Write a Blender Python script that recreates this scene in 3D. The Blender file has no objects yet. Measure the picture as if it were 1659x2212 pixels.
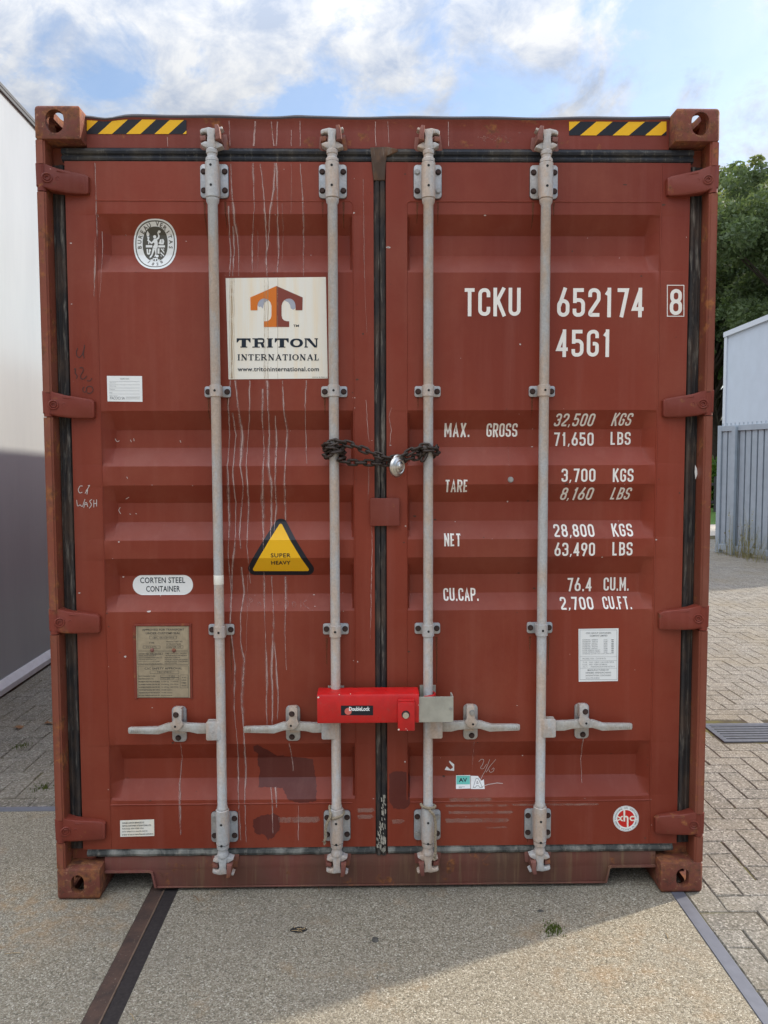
import bpy, bmesh, math, random
import numpy as np
from mathutils import Vector, Matrix, Euler
random.seed(7)
SC = bpy.context.scene
COL = SC.collection
R = math.radians

# ------------------------------------------------------------------ camera
F_PX, W_PX, H_PX = 1700.0, 1659.0, 2212.0
CAM_LOC = Vector((-0.03397, -2.8725, 1.63298))
CAM_ROT = Euler((1.5085593, 0.0027869, -0.0160911), 'XYZ')
cd = bpy.data.cameras.new('camera')
cam = bpy.data.objects.new('camera', cd)
COL.objects.link(cam)
cam.location = CAM_LOC
cam.rotation_euler = CAM_ROT
cd.sensor_fit = 'HORIZONTAL'
cd.sensor_width = 36.0
cd.lens = F_PX / W_PX * 36.0
cd.clip_start = 0.05
cd.clip_end = 2000
SC.camera = cam

# ------------------------------------------------------------------ light
SUN_AZ = math.atan2(0.916, 0.40)      # from +Y towards +X
SUN_EL = R(36)
SC.view_settings.view_transform = 'Standard'
SC.view_settings.look = 'None'
SC.view_settings.exposure = 0.42
SC.view_settings.gamma = 1.0
SC.view_settings.use_curve_mapping = False
sd = bpy.data.lights.new('sun', 'SUN')
sd.energy = 4.2
sd.angle = R(1.8)
sd.color = (1.0, 0.90, 0.75)
sun = bpy.data.objects.new('sun', sd)
COL.objects.link(sun)
sv = Vector((math.sin(SUN_AZ) * math.cos(SUN_EL), math.cos(SUN_AZ) * math.cos(SUN_EL), math.sin(SUN_EL)))
sun.rotation_euler = sv.to_track_quat('Z', 'Y').to_euler()
sun.location = sv * 60

w = bpy.data.worlds.new("World")
SC.world = w
w.use_nodes = True
nt = w.node_tree
bg = nt.nodes['Background']
bg.inputs['Strength'].default_value = 0.1
sky = nt.nodes.new('ShaderNodeTexSky')
sky.sky_type = 'NISHITA'
sky.sun_disc = False
sky.sun_elevation = SUN_EL
sky.sun_rotation = SUN_AZ
sky.air_density = 1.0
sky.dust_density = 1.2
tc = nt.nodes.new('ShaderNodeTexCoord')
mp = nt.nodes.new('ShaderNodeMapping')
mp.inputs['Location'].default_value = (7.3, 2.2, 0.9)
mp.inputs['Scale'].default_value = (1.0, 1.0, 1.45)
nt.links.new(tc.outputs['Generated'], mp.inputs['Vector'])
def wnoise(scale, detail, rough, dist):
    n = nt.nodes.new('ShaderNodeTexNoise')
    n.inputs['Scale'].default_value = scale
    n.inputs['Detail'].default_value = detail
    n.inputs['Roughness'].default_value = rough
    n.inputs['Distortion'].default_value = dist
    nt.links.new(mp.outputs['Vector'], n.inputs['Vector'])
    return n
def wmath(op, a, b=None, clamp=False):
    n = nt.nodes.new('ShaderNodeMath')
    n.operation = op
    n.use_clamp = clamp
    for i, v in enumerate((a, b)):
        if v is None:
            continue
        if isinstance(v, (int, float)):
            n.inputs[i].default_value = v
        else:
            nt.links.new(v, n.inputs[i])
    return n.outputs[0]
n1 = wnoise(9.0, 12, 0.62, 0.4)
n2 = wnoise(1.9, 3, 0.5, 0.0)
n3 = wnoise(13.0, 8, 0.62, 0.3)
sep = nt.nodes.new('ShaderNodeSeparateXYZ')
nt.links.new(tc.outputs['Generated'], sep.inputs[0])
dens = wmath('ADD', wmath('MULTIPLY', n1.outputs['Fac'], 0.70), wmath('MULTIPLY', n2.outputs['Fac'], 0.30))
dens = wmath('SUBTRACT', wmath('ADD', dens, 0.03), wmath('MULTIPLY', sep.outputs[0], 0.13))
rp = nt.nodes.new('ShaderNodeValToRGB')
rp.color_ramp.elements[0].position = 0.445
rp.color_ramp.elements[0].color = (0, 0, 0, 1)
rp.color_ramp.elements[1].position = 0.56
rp.color_ramp.elements[1].color = (1, 1, 1, 1)
nt.links.new(dens, rp.inputs[0])
veil = wmath('ADD', wmath('MULTIPLY', rp.outputs[0], 0.86), 0.10, True)
cl = nt.nodes.new('ShaderNodeValToRGB')          # cloud body tone: grey-blue hearts, white rims
cl.color_ramp.elements[0].position = 0.38
cl.color_ramp.elements[0].color = (0.56, 0.64, 0.79, 1)
cl.color_ramp.elements[1].position = 0.60
cl.color_ramp.elements[1].color = (0.96, 0.97, 0.98, 1)
nt.links.new(n3.outputs['Fac'], cl.inputs[0])
cb = nt.nodes.new('ShaderNodeVectorMath')
cb.operation = 'SCALE'
# cloud brightness raised behind the camera and overhead, unseen, to light the doors
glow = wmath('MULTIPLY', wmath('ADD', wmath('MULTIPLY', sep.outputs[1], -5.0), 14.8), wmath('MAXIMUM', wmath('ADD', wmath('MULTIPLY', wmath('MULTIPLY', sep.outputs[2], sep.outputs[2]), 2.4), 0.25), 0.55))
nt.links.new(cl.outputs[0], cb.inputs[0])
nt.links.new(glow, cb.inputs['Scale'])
sk2 = nt.nodes.new('ShaderNodeVectorMath')
sk2.operation = 'MULTIPLY'
sk2.inputs[1].default_value = (1.75, 1.75, 1.75)
nt.links.new(sky.outputs[0], sk2.inputs[0])
mx = nt.nodes.new('ShaderNodeMix')
mx.data_type = 'RGBA'
nt.links.new(veil, mx.inputs[0])
nt.links.new(sk2.outputs[0], mx.inputs[6])
nt.links.new(cb.outputs[0], mx.inputs[7])
# low sky behind the camera dimmed, out of view, to deepen the door folds
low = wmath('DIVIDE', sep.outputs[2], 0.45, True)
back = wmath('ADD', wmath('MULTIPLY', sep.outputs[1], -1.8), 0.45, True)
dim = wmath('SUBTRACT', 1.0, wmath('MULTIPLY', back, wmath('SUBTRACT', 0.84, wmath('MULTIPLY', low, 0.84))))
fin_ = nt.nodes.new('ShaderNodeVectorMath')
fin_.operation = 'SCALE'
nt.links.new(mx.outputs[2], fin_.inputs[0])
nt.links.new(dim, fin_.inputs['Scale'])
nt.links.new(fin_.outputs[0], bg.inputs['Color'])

# ------------------------------------------------------------------ helpers
_RM = CAM_ROT.to_matrix()
def ray(px, py):
    return _RM @ Vector(((px - W_PX / 2) / F_PX, -(py - H_PX / 2) / F_PX, -1.0))
def at(px, py, y):
    """point of the plane Y = y that the photograph shows at pixel (px, py)"""
    d = ray(px, py)
    return CAM_LOC + d * ((y - CAM_LOC.y) / d.y)
def gnd(px, py, z=0.0):
    d = ray(px, py)
    return CAM_LOC + d * ((z - CAM_LOC.z) / d.z)

def wloc(o):
    v = Vector((0, 0, 0))
    while o is not None:
        v = v + o.location
        o = o.parent
    return v
def empty(name, loc=(0, 0, 0)):
    o = bpy.data.objects.new(name, None)
    o.location = loc
    o.empty_display_size = 0.1
    COL.objects.link(o)
    return o
def tag(o, label=None, cat=None, group=None, kind=None):
    for k, v in (('label', label), ('category', cat), ('group', group), ('kind', kind)):
        if v:
            o[k] = v
    return o
def link(name, bm, mats, parent=None, smooth=False, loc=None):
    """ONE mesh object from a bmesh built in world coordinates"""
    if loc is None:
        loc = Vector((0, 0, 0))
    org = wloc(parent) + Vector(loc)
    me = bpy.data.meshes.new(name)
    bmesh.ops.translate(bm, verts=bm.verts, vec=-org)
    bm.to_mesh(me)
    bm.free()
    for m in (mats if isinstance(mats, (list, tuple)) else [mats]):
        me.materials.append(m)
    if smooth:
        me.polygons.foreach_set('use_smooth', [True] * len(me.polygons))
        if smooth != 'all':
            me.set_sharp_from_angle(angle=R(smooth if smooth is not True else 35))
    o = bpy.data.objects.new(name, me)
    o.location = loc
    COL.objects.link(o)
    o.parent = parent
    return o
def newbm():
    return bmesh.new()
def box(bm, x0, x1, y0, y1, z0, z1, bev=0.0, mi=0, seg=2):
    t = bmesh.new()
    bmesh.ops.create_cube(t, size=1.0)
    for v in t.verts:
        v.co = Vector(((x0 + x1) / 2 + v.co.x * (x1 - x0), (y0 + y1) / 2 + v.co.y * (y1 - y0), (z0 + z1) / 2 + v.co.z * (z1 - z0)))
    if bev > 0:
        bmesh.ops.bevel(t, geom=list(t.edges), offset=bev, segments=seg, affect='EDGES', profile=0.5)
    join(bm, t, mi)
def join(bm, t, mi=None, mat=None):
    if mat is not None:
        bmesh.ops.transform(t, matrix=mat, verts=t.verts)
    vm = [bm.verts.new(v.co) for v in t.verts]
    t.verts.index_update()
    for f in t.faces:
        try:
            nf = bm.faces.new([vm[v.index] for v in f.verts])
            nf.material_index = f.material_index if mi is None else mi
        except ValueError:
            pass
    t.free()
def cyl(bm, p0, p1, r0, r1=None, n=16, mi=0, caps=True):
    p0, p1 = Vector(p0), Vector(p1)
    r1 = r0 if r1 is None else r1
    d = p1 - p0
    t = bmesh.new()
    bmesh.ops.create_cone(t, cap_ends=caps, cap_tris=False, segments=n, radius1=r0, radius2=r1, depth=d.length)
    M = Matrix.Translation((p0 + p1) / 2) @ d.to_track_quat('Z', 'Y').to_matrix().to_4x4()
    join(bm, t, mi, M)
def lathe(bm, axis_x, axis_y, prof, n=20, mi=0):
    """profile [(z, r)] turned round a vertical axis"""
    rings = []
    for z, r in prof:
        rings.append([bm.verts.new((axis_x + r * math.cos(2 * math.pi * k / n), axis_y + r * math.sin(2 * math.pi * k / n), z)) for k in range(n)])
    for a, b in zip(rings, rings[1:]):
        for k in range(n):
            f = bm.faces.new((a[k], a[(k + 1) % n], b[(k + 1) % n], b[k]))
            f.material_index = mi
    for rr in (rings[0], rings[-1]):
        f = bm.faces.new(rr)
        f.material_index = mi
def tube(bm, pts, r, n=8, closed=False, mi=0, rfun=None):
    pts = [Vector(p) for p in pts]
    N = len(pts)
    rings = []
    up = None
    for i, p in enumerate(pts):
        a = pts[(i - 1) % N] if (closed or i > 0) else p
        b = pts[(i + 1) % N] if (closed or i < N - 1) else p
        t = (b - a).normalized()
        if up is None:
            up = t.orthogonal().normalized()
        up = (up - t * up.dot(t))
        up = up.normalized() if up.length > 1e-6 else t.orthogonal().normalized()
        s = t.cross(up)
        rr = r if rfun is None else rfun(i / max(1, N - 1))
        rings.append([bm.verts.new(p + (up * math.cos(2 * math.pi * k / n) + s * math.sin(2 * math.pi * k / n)) * rr) for k in range(n)])
    for i in range(N if closed else N - 1):
        a, b = rings[i], rings[(i + 1) % N]
        for k in range(n):
            f = bm.faces.new((a[k], a[(k + 1) % n], b[(k + 1) % n], b[k]))
            f.material_index = mi
    if not closed:
        for rr in (rings[0], list(reversed(rings[-1]))):
            f = bm.faces.new(rr)
            f.material_index = mi
def prism(bm, pts, y0, y1, bev=0.0, mi=0, yfun=None):
    """outline [(x, z)] extruded from y1 (back) to y0 (front)"""
    t = bmesh.new()
    f = t.faces.new([t.verts.new((x, y1, z)) for x, z in pts])
    f.normal_update()
    if f.normal.y > 0:
        f.normal_flip()
    r = bmesh.ops.extrude_face_region(t, geom=[f])
    vs = [e for e in r['geom'] if isinstance(e, bmesh.types.BMVert)]
    for v in vs:
        v.co.y = y0 if yfun is None else yfun(v.co.x, v.co.z)
    bmesh.ops.recalc_face_normals(t, faces=t.faces)
    if bev > 0:
        fs = [e for e in t.edges if all(v in vs for v in e.verts)]
        bmesh.ops.bevel(t, geom=fs, offset=bev, segments=2, affect='EDGES', profile=0.5)
    join(bm, t, mi)
def rrect(x0, x1, z0, z1, r, n=5):
    out = []
    for cx, cz, a0 in ((x1 - r, z1 - r, 0), (x0 + r, z1 - r, 90), (x0 + r, z0 + r, 180), (x1 - r, z0 + r, 270)):
        for k in range(n + 1):
            a = R(a0 + 90 * k / n)
            out.append((cx + r * math.cos(a), cz + r * math.sin(a)))
    return out

# ------------------------------------------------------------------ materials
class NT:
    def __init__(s, name):
        s.m = bpy.data.materials.new(name)
        s.m.use_nodes = True
        s.t = s.m.node_tree
        s.b = s.t.nodes['Principled BSDF']
        s.out = s.t.nodes['Material Output']
        s.co = s.t.nodes.new('ShaderNodeTexCoord').outputs['Object']
    def node(s, ty, **kw):
        n = s.t.nodes.new(ty)
        for k, v in kw.items():
            setattr(n, k, v)
        return n
    def set(s, sock, v):
        if isinstance(v, bpy.types.NodeSocket):
            s.t.links.new(v, sock)
        else:
            if isinstance(v, tuple) and len(v) == 3 and sock.type == 'RGBA':
                v = v + (1,)
            sock.default_value = v
    def map(s, scale=(1, 1, 1), loc=(0, 0, 0), rot=(0, 0, 0)):
        n = s.node('ShaderNodeMapping')
        n.inputs['Scale'].default_value = scale
        n.inputs['Location'].default_value = loc
        n.inputs['Rotation'].default_value = rot
        s.t.links.new(s.co, n.inputs['Vector'])
        return n.outputs[0]
    def noise(s, scale, detail=4, rough=0.55, vec=None, dist=0.0):
        n = s.node('ShaderNodeTexNoise')
        s.t.links.new(vec or s.co, n.inputs['Vector'])
        n.inputs['Scale'].default_value = scale
        n.inputs['Detail'].default_value = detail
        n.inputs['Roughness'].default_value = rough
        n.inputs['Distortion'].default_value = dist
        return n.outputs['Fac']
    def voro(s, scale, feature='F1', out='Distance', vec=None, rand=1.0):
        n = s.node('ShaderNodeTexVoronoi', feature=feature)
        s.t.links.new(vec or s.co, n.inputs['Vector'])
        n.inputs['Scale'].default_value = scale
        n.inputs['Randomness'].default_value = rand
        return n.outputs[out]
    def ramp(s, fac, stops):
        n = s.node('ShaderNodeValToRGB')
        e = n.color_ramp.elements
        while len(e) < len(stops):
            e.new(0.5)
        for el, (p, c) in zip(e, stops):
            el.position = p
            el.color = (c if isinstance(c, tuple) else (c, c, c)) + (1,)
        s.t.links.new(fac, n.inputs[0])
        return n.outputs[0]
    def mix(s, fac, a, b, blend='MIX'):
        n = s.node('ShaderNodeMix', data_type='RGBA', blend_type=blend)
        s.set(n.inputs[0], fac)
        s.set(n.inputs[6], a)
        s.set(n.inputs[7], b)
        return n.outputs[2]
    def math(s, op, a, b=0.0, clamp=False):
        n = s.node('ShaderNodeMath', operation=op, use_clamp=clamp)
        s.set(n.inputs[0], a)
        s.set(n.inputs[1], b)
        return n.outputs[0]
    def sepz(s, vec=None):
        n = s.node('ShaderNodeSeparateXYZ')
        s.t.links.new(vec or s.co, n.inputs[0])
        return n.outputs
    def bump(s, h, strength=0.2, dist=0.01):
        n = s.node('ShaderNodeBump')
        n.inputs['Strength'].default_value = strength
        n.inputs['Distance'].default_value = dist
        s.t.links.new(h, n.inputs['Height'])
        s.t.links.new(n.outputs[0], s.b.inputs['Normal'])
    def fin(s, col, rough=0.5, metal=0.0, spec=0.5):
        s.set(s.b.inputs['Base Color'], col)
        s.set(s.b.inputs['Roughness'], rough)
        s.set(s.b.inputs['Metallic'], metal)
        s.b.inputs['Specular IOR Level'].default_value = spec
        return s.m

def simple(name, col, rough=0.5, metal=0.0, spec=0.5, var=0.12, scale=18):
    n = NT(name)
    c2 = tuple(x * (1 - var) for x in col)
    c = n.mix(n.ramp(n.noise(scale, 5), [(0.35, 0.0), (0.65, 1.0)]), c2, col)
    return n.fin(c, rough, metal, spec)

def paint(name, base, dark, rust=0.0, rough=0.42, seedloc=(0, 0, 0), dirt=0.0):
    n = NT(name)
    big = n.noise(1.4, 3, 0.5, n.map((1, 1, 0.7), seedloc))
    c = n.mix(n.ramp(big, [(0.36, 0.0), (0.66, 1.0)]), base, dark)
    strk = n.noise(22, 4, 0.6, n.map((1, 1, 0.05), seedloc))
    c = n.mix(n.math('MULTIPLY', n.ramp(strk, [(0.50, 0.0), (0.74, 1.0)]), 0.07), c, (0.46, 0.22, 0.18))
    fade = n.ramp(n.noise(2.4, 7, 0.68, n.map((1, 1, 0.8), (6 + seedloc[0], 3, 2))), [(0.46, 0.0), (0.70, 0.42)])
    c = n.mix(fade, c, (base[0] * 1.12, base[1] * 1.9, base[2] * 2.3))
    fine = n.noise(70, 6, 0.7)
    c = n.mix(n.math('MULTIPLY', n.ramp(fine, [(0.4, 0.0), (0.7, 1.0)]), 0.16), c, tuple(x * 0.72 for x in base))
    chip = n.ramp(n.noise(34, 7, 0.68, n.map((1, 1, 0.6), (4, 2, 9))), [(0.715, 0.0), (0.735, 1.0)])
    c = n.mix(n.math('MULTIPLY', chip, 0.55), c, (0.50, 0.30, 0.25))
    if dirt:
        dz = n.noise(3.2, 5, 0.6, n.map((1, 1, 0.3), (2, 5, 1)))
        c = n.mix(n.math('MULTIPLY', n.ramp(dz, [(0.40, 0.0), (0.66, 1.0)]), dirt * .8), c, (0.105, 0.068, 0.046))
        ds = n.noise(34, 6, 0.7, n.map((1, 1, 0.05), (8, 1, 1)))
        c = n.mix(n.math('MULTIPLY', n.ramp(ds, [(0.52, 0.0), (0.70, 1.0)]), dirt * .7), c, (0.23, 0.155, 0.085))
    ro = n.ramp(n.noise(6, 5, 0.6), [(0.3, rough - 0.07), (0.7, rough + 0.12)])
    if rust:
        rn = n.noise(13, 9, 0.68)
        rm = n.ramp(rn, [(0.62 - 0.3 * rust, 0.0), (0.68 - 0.22 * rust, 1.0)])
        if rust > .5:
            pit = n.ramp(n.noise(26, 9, 0.8), [(0.50, 0.0), (0.56, 1.0)])
            c = n.mix(n.math('MULTIPLY', pit, 0.75), c, (0.060, 0.033, 0.026))
            scr = n.ramp(n.noise(30, 9, 0.8, n.map((1, 1, 1.6), (9, 4, 4))), [(0.56, 0.0), (0.61, 1.0)])
            c = n.mix(n.math('MULTIPLY', scr, 0.6), c, (0.42, 0.22, 0.12))
            rm = n.math('MULTIPLY', rm, 0.8)
        rc = n.mix(n.ramp(n.noise(40, 6, 0.7), [(0.40, 0.0), (0.60, 1.0)]), (0.33, 0.125, 0.042), (0.115, 0.048, 0.028))
        c = n.mix(n.math('MULTIPLY', rm, 0.85), c, rc)
        ro = n.mix(rm, ro, (0.85, 0.85, 0.85))
    n.bump(n.noise(45, 5, 0.6), 0.10 + 0.3 * rust, 0.004)
    return n.fin(c, ro, 0.0, 0.26)

RED = (0.232, 0.0385, 0.0185)
RED_D = (0.172, 0.0275, 0.0135)
M = {}
M['paint'] = paint('container paint', RED, RED_D)
M['paint_frame'] = paint('container frame paint', (0.200, 0.037, 0.022), (0.145, 0.028, 0.017), rust=0.14, seedloc=(5, 2, 0))
M['paint_sill'] = paint('container sill paint', (0.20, 0.060, 0.045), (0.125, 0.046, 0.034), rust=0.14, seedloc=(9, 2, 0), dirt=0.8)
M['paint_post'] = paint('corner post paint', (0.24, 0.062, 0.034), (0.17, 0.05, 0.03), rust=0.30, seedloc=(1, 7, 2))
M['rusty'] = paint('rusty casting paint', (0.190, 0.052, 0.034), (0.125, 0.040, 0.026), rust=0.55, rough=0.62, seedloc=(3, 3, 8))
M['lip'] = simple('shaded roof edge', (0.060, 0.050, 0.056), 0.6)  # roof lip's shade painted in as a dark tone, with weathering
M['patch'] = paint('repair paint', (0.118, 0.0225, 0.0155), (0.090, 0.019, 0.014), seedloc=(7, 1, 3))
M['keeper'] = paint('keeper paint', (0.25, 0.095, 0.07), (0.16, 0.055, 0.042), rust=0.3, seedloc=(2, 2, 2))

def galvanised(name, base, warm, rough=0.5, metal=0.35):
    n = NT(name)
    a = n.noise(11, 7, 0.7, n.map((1, 1, 0.4)))
    c = n.mix(n.ramp(a, [(0.42, 0.0), (0.58, 1.0)]), base, warm)
    sp = n.ramp(n.noise(120, 5, 0.7), [(0.3, 0.32), (0.7, 0.68)])
    c = n.mix(0.45, c, sp, 'OVERLAY')
    ru = n.ramp(n.noise(24, 8, 0.7), [(0.66, 0.0), (0.73, 1.0)])
    c = n.mix(n.math('MULTIPLY', ru, 0.6), c, (0.22, 0.115, 0.075))
    n.bump(n.noise(90, 4), 0.12, 0.002)
    return n.fin(c, n.ramp(n.noise(30, 4), [(0.3, rough - 0.08), (0.7, rough + 0.15)]), metal, 0.5)
M['bar'] = galvanised('weathered zinc bar', (0.43, 0.43, 0.42), (0.46, 0.365, 0.29), 0.55, 0.12)
M['zinc'] = galvanised('zinc plate', (0.36, 0.38, 0.40), (0.40, 0.38, 0.36), 0.42, 0.5)
M['handle'] = galvanised('handle zinc', (0.46, 0.455, 0.425), (0.40, 0.36, 0.31))
M['bolt'] = simple('rusty bolt', (0.055, 0.03, 0.024), 0.7, 0.2, 0.4, 0.4, 60)
M['boltz'] = simple('zinc bolt', (0.36, 0.35, 0.33), 0.45, 0.5)
M['hole'] = simple('dark hole', (0.008, 0.008, 0.008), 0.8)

def rubber(name, base, bloom, amount):
    n = NT(name)
    a = n.noise(12, 8, 0.68, n.map((1, 1, 0.45)))
    c = n.mix(n.math('MULTIPLY', n.ramp(a, [(0.44, 0.0), (0.66, 1.0)]), amount), base, bloom)
    b = n.noise(55, 6, 0.7, n.map((1, 1, 0.12), (1, 3, 2)))
    c = n.mix(n.math('MULTIPLY', n.ramp(b, [(0.55, 0.0), (0.66, 1.0)]), amount * 0.6), c, (0.26, 0.24, 0.20))
    n.bump(n.noise(60, 6), 0.35, 0.003)
    return n.fin(c, n.ramp(n.noise(20, 4), [(0.3, 0.62), (0.7, 0.92)]), 0.0, 0.28)
M['rubber'] = rubber('rubber gasket', (0.026, 0.024, 0.024), (0.085, 0.058, 0.042), 0.9)
M['cap'] = rubber('rusty rubber cap', (0.075, 0.048, 0.034), (0.17, 0.085, 0.04), 0.9)
M['rubber_top'] = rubber('rubber gasket dusty', (0.024, 0.027, 0.034), (0.10, 0.085, 0.065), 0.6)
M['rubber_pale'] = rubber('rubber gasket bleached', (0.050, 0.052, 0.048), (0.24, 0.235, 0.205), 1.0)

def decal(name, col, stain=(0.62, 0.55, 0.42), amt=0.25, rough=0.35):
    n = NT(name)
    a = n.noise(30, 6, 0.65, n.map((1, 1, 0.06)))
    c = n.mix(n.math('MULTIPLY', n.ramp(a, [(0.48, 0.0), (0.7, 1.0)]), amt), col, tuple(col[i] * stain[i] * 1.25 for i in range(3)))
    return n.fin(c, rough + .1, 0.0, 0.28)
M['cream'] = decal('cream vinyl', (0.78, 0.745, 0.65), (0.82, 0.68, 0.48), 0.55)
M['white'] = decal('white vinyl', (0.78, 0.79, 0.765), (0.8, 0.78, 0.72), 0.3)
M['letter'] = decal('white stencil paint', (0.80, 0.76, 0.69), (0.8, 0.75, 0.68), 0.4, 0.5)
M['black'] = decal('black vinyl', (0.012, 0.013, 0.018), (1, 1, 1), 0.1)
M['navy'] = decal('navy ink', (0.010, 0.018, 0.030), (1, 1, 1), 0.1)
M['ink'] = decal('grey ink', (0.06, 0.06, 0.055), (1, 1, 1), 0.1)
M['inkp'] = decal('pale ink', (0.22, 0.23, 0.23), (1, 1, 1), 0.1)
M['yellow'] = decal('yellow vinyl', (0.80, 0.44, 0.010), (0.85, 0.7, 0.4), 0.25)
M['orange'] = decal('orange print', (0.62, 0.165, 0.018), (0.9, 0.8, 0.6), 0.2)
M['brown'] = decal('brown print', (0.21, 0.050, 0.034), (0.9, 0.8, 0.6), 0.2)
M['grey'] = decal('grey print', (0.36, 0.37, 0.42), (1, 1, 1), 0.1)
M['emblem'] = decal('dark olive print', (0.085, 0.080, 0.062), (1, 1, 1), 0.1)
M['teal'] = decal('teal print', (0.13, 0.52, 0.43), (0.9, 0.9, 0.8), 0.25)
M['rond'] = decal('red print', (0.55, 0.020, 0.016), (0.9, 0.8, 0.8), 0.2)
M['skin'] = simple('chalky peeled skin', (0.42, 0.39, 0.32), 0.9, 0, .2, .6, 50)
M['plate'] = simple('engraved brass-grey plate', (0.40, 0.33, 0.225), 0.42, 0.35, 0.5, 0.18, 40)
def enamel():
    n = NT('scuffed red enamel')
    c = n.mix(n.ramp(n.noise(16, 5), [(0.35, 0.0), (0.65, 1.0)]), (0.56, 0.010, 0.010), (0.45, 0.009, 0.009))
    d = n.ramp(n.noise(45, 8, 0.75, n.map((1, 1, 1), (3, 1, 6))), [(0.54, 0.0), (0.70, 0.45)])
    c = n.mix(d, c, (0.24, 0.07, 0.055))
    ch = n.ramp(n.noise(60, 7, 0.7, n.map((1, 1, 1.5), (1, 9, 2))), [(0.70, 0.0), (0.72, 0.8)])
    c = n.mix(ch, c, (0.40, 0.30, 0.26))
    return n.fin(c, n.ramp(n.noise(24, 6), [(0.3, 0.26), (0.7, 0.5)]), 0.0, 0.45)
M['lock'] = enamel()
M['steel'] = simple('chromed steel', (0.60, 0.58, 0.54), 0.3, 1.0, 0.5, 0.1)
M['slide'] = simple('zinc sliding bar', (0.42, 0.41, 0.345), 0.5, 0.3, 0.5, 0.22, 22)
M['chain'] = simple('rusty chain', (0.050, 0.034, 0.026), 0.55, 0.35, 0.5, 0.45, 70)
M['rope'] = simple('hemp rope', (0.33, 0.27, 0.19), 0.9, 0.0, 0.2, 0.35, 160)
M['chalk'] = simple('chalk mark', (0.55, 0.48, 0.44), 0.9)
M['marker'] = simple('dark marker', (0.055, 0.022, 0.018), 0.7)

def drip(name, col, dens):
    n = NT(name)
    a = n.noise(46, 8, 0.75, n.map((1, 1, 0.5)))
    b = n.noise(6, 3, 0.6, n.map((1, 1, 0.6), (4, 4, 1)))
    a = n.math('ADD', n.math('MULTIPLY', a, 0.6), n.math('MULTIPLY', b, 0.4))
    fac = n.ramp(a, [(0.38, 0.0), (0.54, dens)])
    n.fin(col, 0.85, 0.0, 0.2)
    tr = n.node('ShaderNodeBsdfTransparent')
    ms = n.node('ShaderNodeMixShader')
    n.t.links.new(fac, ms.inputs[0])
    n.t.links.new(tr.outputs[0], ms.inputs[1])
    n.t.links.new(n.b.outputs[0], ms.inputs[2])
    n.t.links.new(ms.outputs[0], n.out.inputs['Surface'])
    return n.m
M['drip'] = drip('lime drip', (0.52, 0.36, 0.32), 0.85)
M['drip_soft'] = drip('faint lime drip', (0.45, 0.28, 0.24), 0.42)
M['rustchip'] = simple('rust chip', (0.085, 0.036, 0.022), 0.85)
M['rustrun'] = drip('rust run', (0.16, 0.062, 0.030), 0.55)
M['scuff'] = drip('scuffed paint', (0.42, 0.27, 0.22), 0.40)

def concrete():
    n = NT('washed aggregate concrete')
    peb = n.voro(190, out='Color')
    sx = n.sepz(peb)
    tone = n.ramp(sx[0], [(0.0, (0.115, 0.099, 0.074)), (0.22, (0.242, 0.208, 0.150)), (0.6, (0.345, 0.306, 0.230)), (0.9, (0.43, 0.392, 0.308)), (1.0, (0.58, 0.54, 0.45))])
    edge = n.voro(190, 'DISTANCE_TO_EDGE')
    c = n.mix(n.ramp(edge, [(0.0, 0.55), (0.12, 0.0)]), tone, (0.14, 0.118, 0.085))
    fine = n.noise(190, 6, 0.8)
    c = n.mix(n.ramp(fine, [(0.50, 0.0), (0.58, 0.95)]), c, (0.11, 0.094, 0.068))
    big = n.noise(1.7, 6, 0.6)
    c = n.mix(n.ramp(big, [(0.35, 0.30), (0.65, 0.0)]), c, (0.17, 0.155, 0.13))
    st = n.ramp(n.noise(4.2, 7, 0.68, n.map((1, 1, 1), (3, 8, 0))), [(0.58, 0.0), (0.74, 0.42)])
    c = n.mix(st, c, (0.34, 0.205, 0.09))
    for (cx, cy, rad, am) in ((-1.42, -.16, .42, .75), (-1.12, -.10, .22, .6), (.78, -.42, .40, .35)):
        vd = n.node('ShaderNodeVectorMath', operation='DISTANCE')
        n.t.links.new(n.co, vd.inputs[0])
        vd.inputs[1].default_value = (cx, cy, 0)
        near = n.math('SUBTRACT', 1.0, n.math('DIVIDE', vd.outputs['Value'], rad), True)
        blot = n.ramp(n.noise(11, 7, 0.7, n.map((1, 1, 1), (cx * 3, cy * 7, 0))), [(0.46, 0.0), (0.66, 1.0)])
        c = n.mix(n.math('MULTIPLY', n.math('MULTIPLY', near, blot), am), c, (0.36, 0.20, 0.075))
    n.bump(n.math('ADD', n.math('MULTIPLY', edge, 2.5), n.noise(260, 4)), 0.55, 0.004)
    return n.fin(c, 0.88, 0.0, 0.25)
M['concrete'] = concrete()
def paver():
    n = NT('concrete paver')
    at_ = n.node('ShaderNodeAttribute', attribute_name='tone')
    base = n.ramp(at_.outputs['Fac'], [(0.0, (0.185, 0.170, 0.148)), (0.5, (0.215, 0.199, 0.172)), (1.0, (0.245, 0.226, 0.195))])
    peb = n.sepz(n.voro(125, out='Color'))
    c = n.mix(n.ramp(peb[0], [(0.0, 0.75), (0.30, 0.35), (0.42, 0.0)]), base, (0.060, 0.054, 0.045))
    c = n.mix(n.ramp(peb[1], [(0.80, 0.0), (0.84, 0.65)]), c, (0.44, 0.41, 0.36))
    sp = n.noise(150, 6, 0.8)
    c = n.mix(n.ramp(sp, [(0.40, 0.75), (0.55, 0.0)]), c, (0.075, 0.068, 0.055))
    big = n.noise(1.6, 6, 0.65)
    c = n.mix(n.ramp(big, [(0.42, 0.0), (0.70, 0.45)]), c, (0.17, 0.135, 0.082))
    n.bump(sp, 0.8, 0.004)
    return n.fin(c, 0.88, 0.0, 0.25)
M['paver'] = paver()
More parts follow.
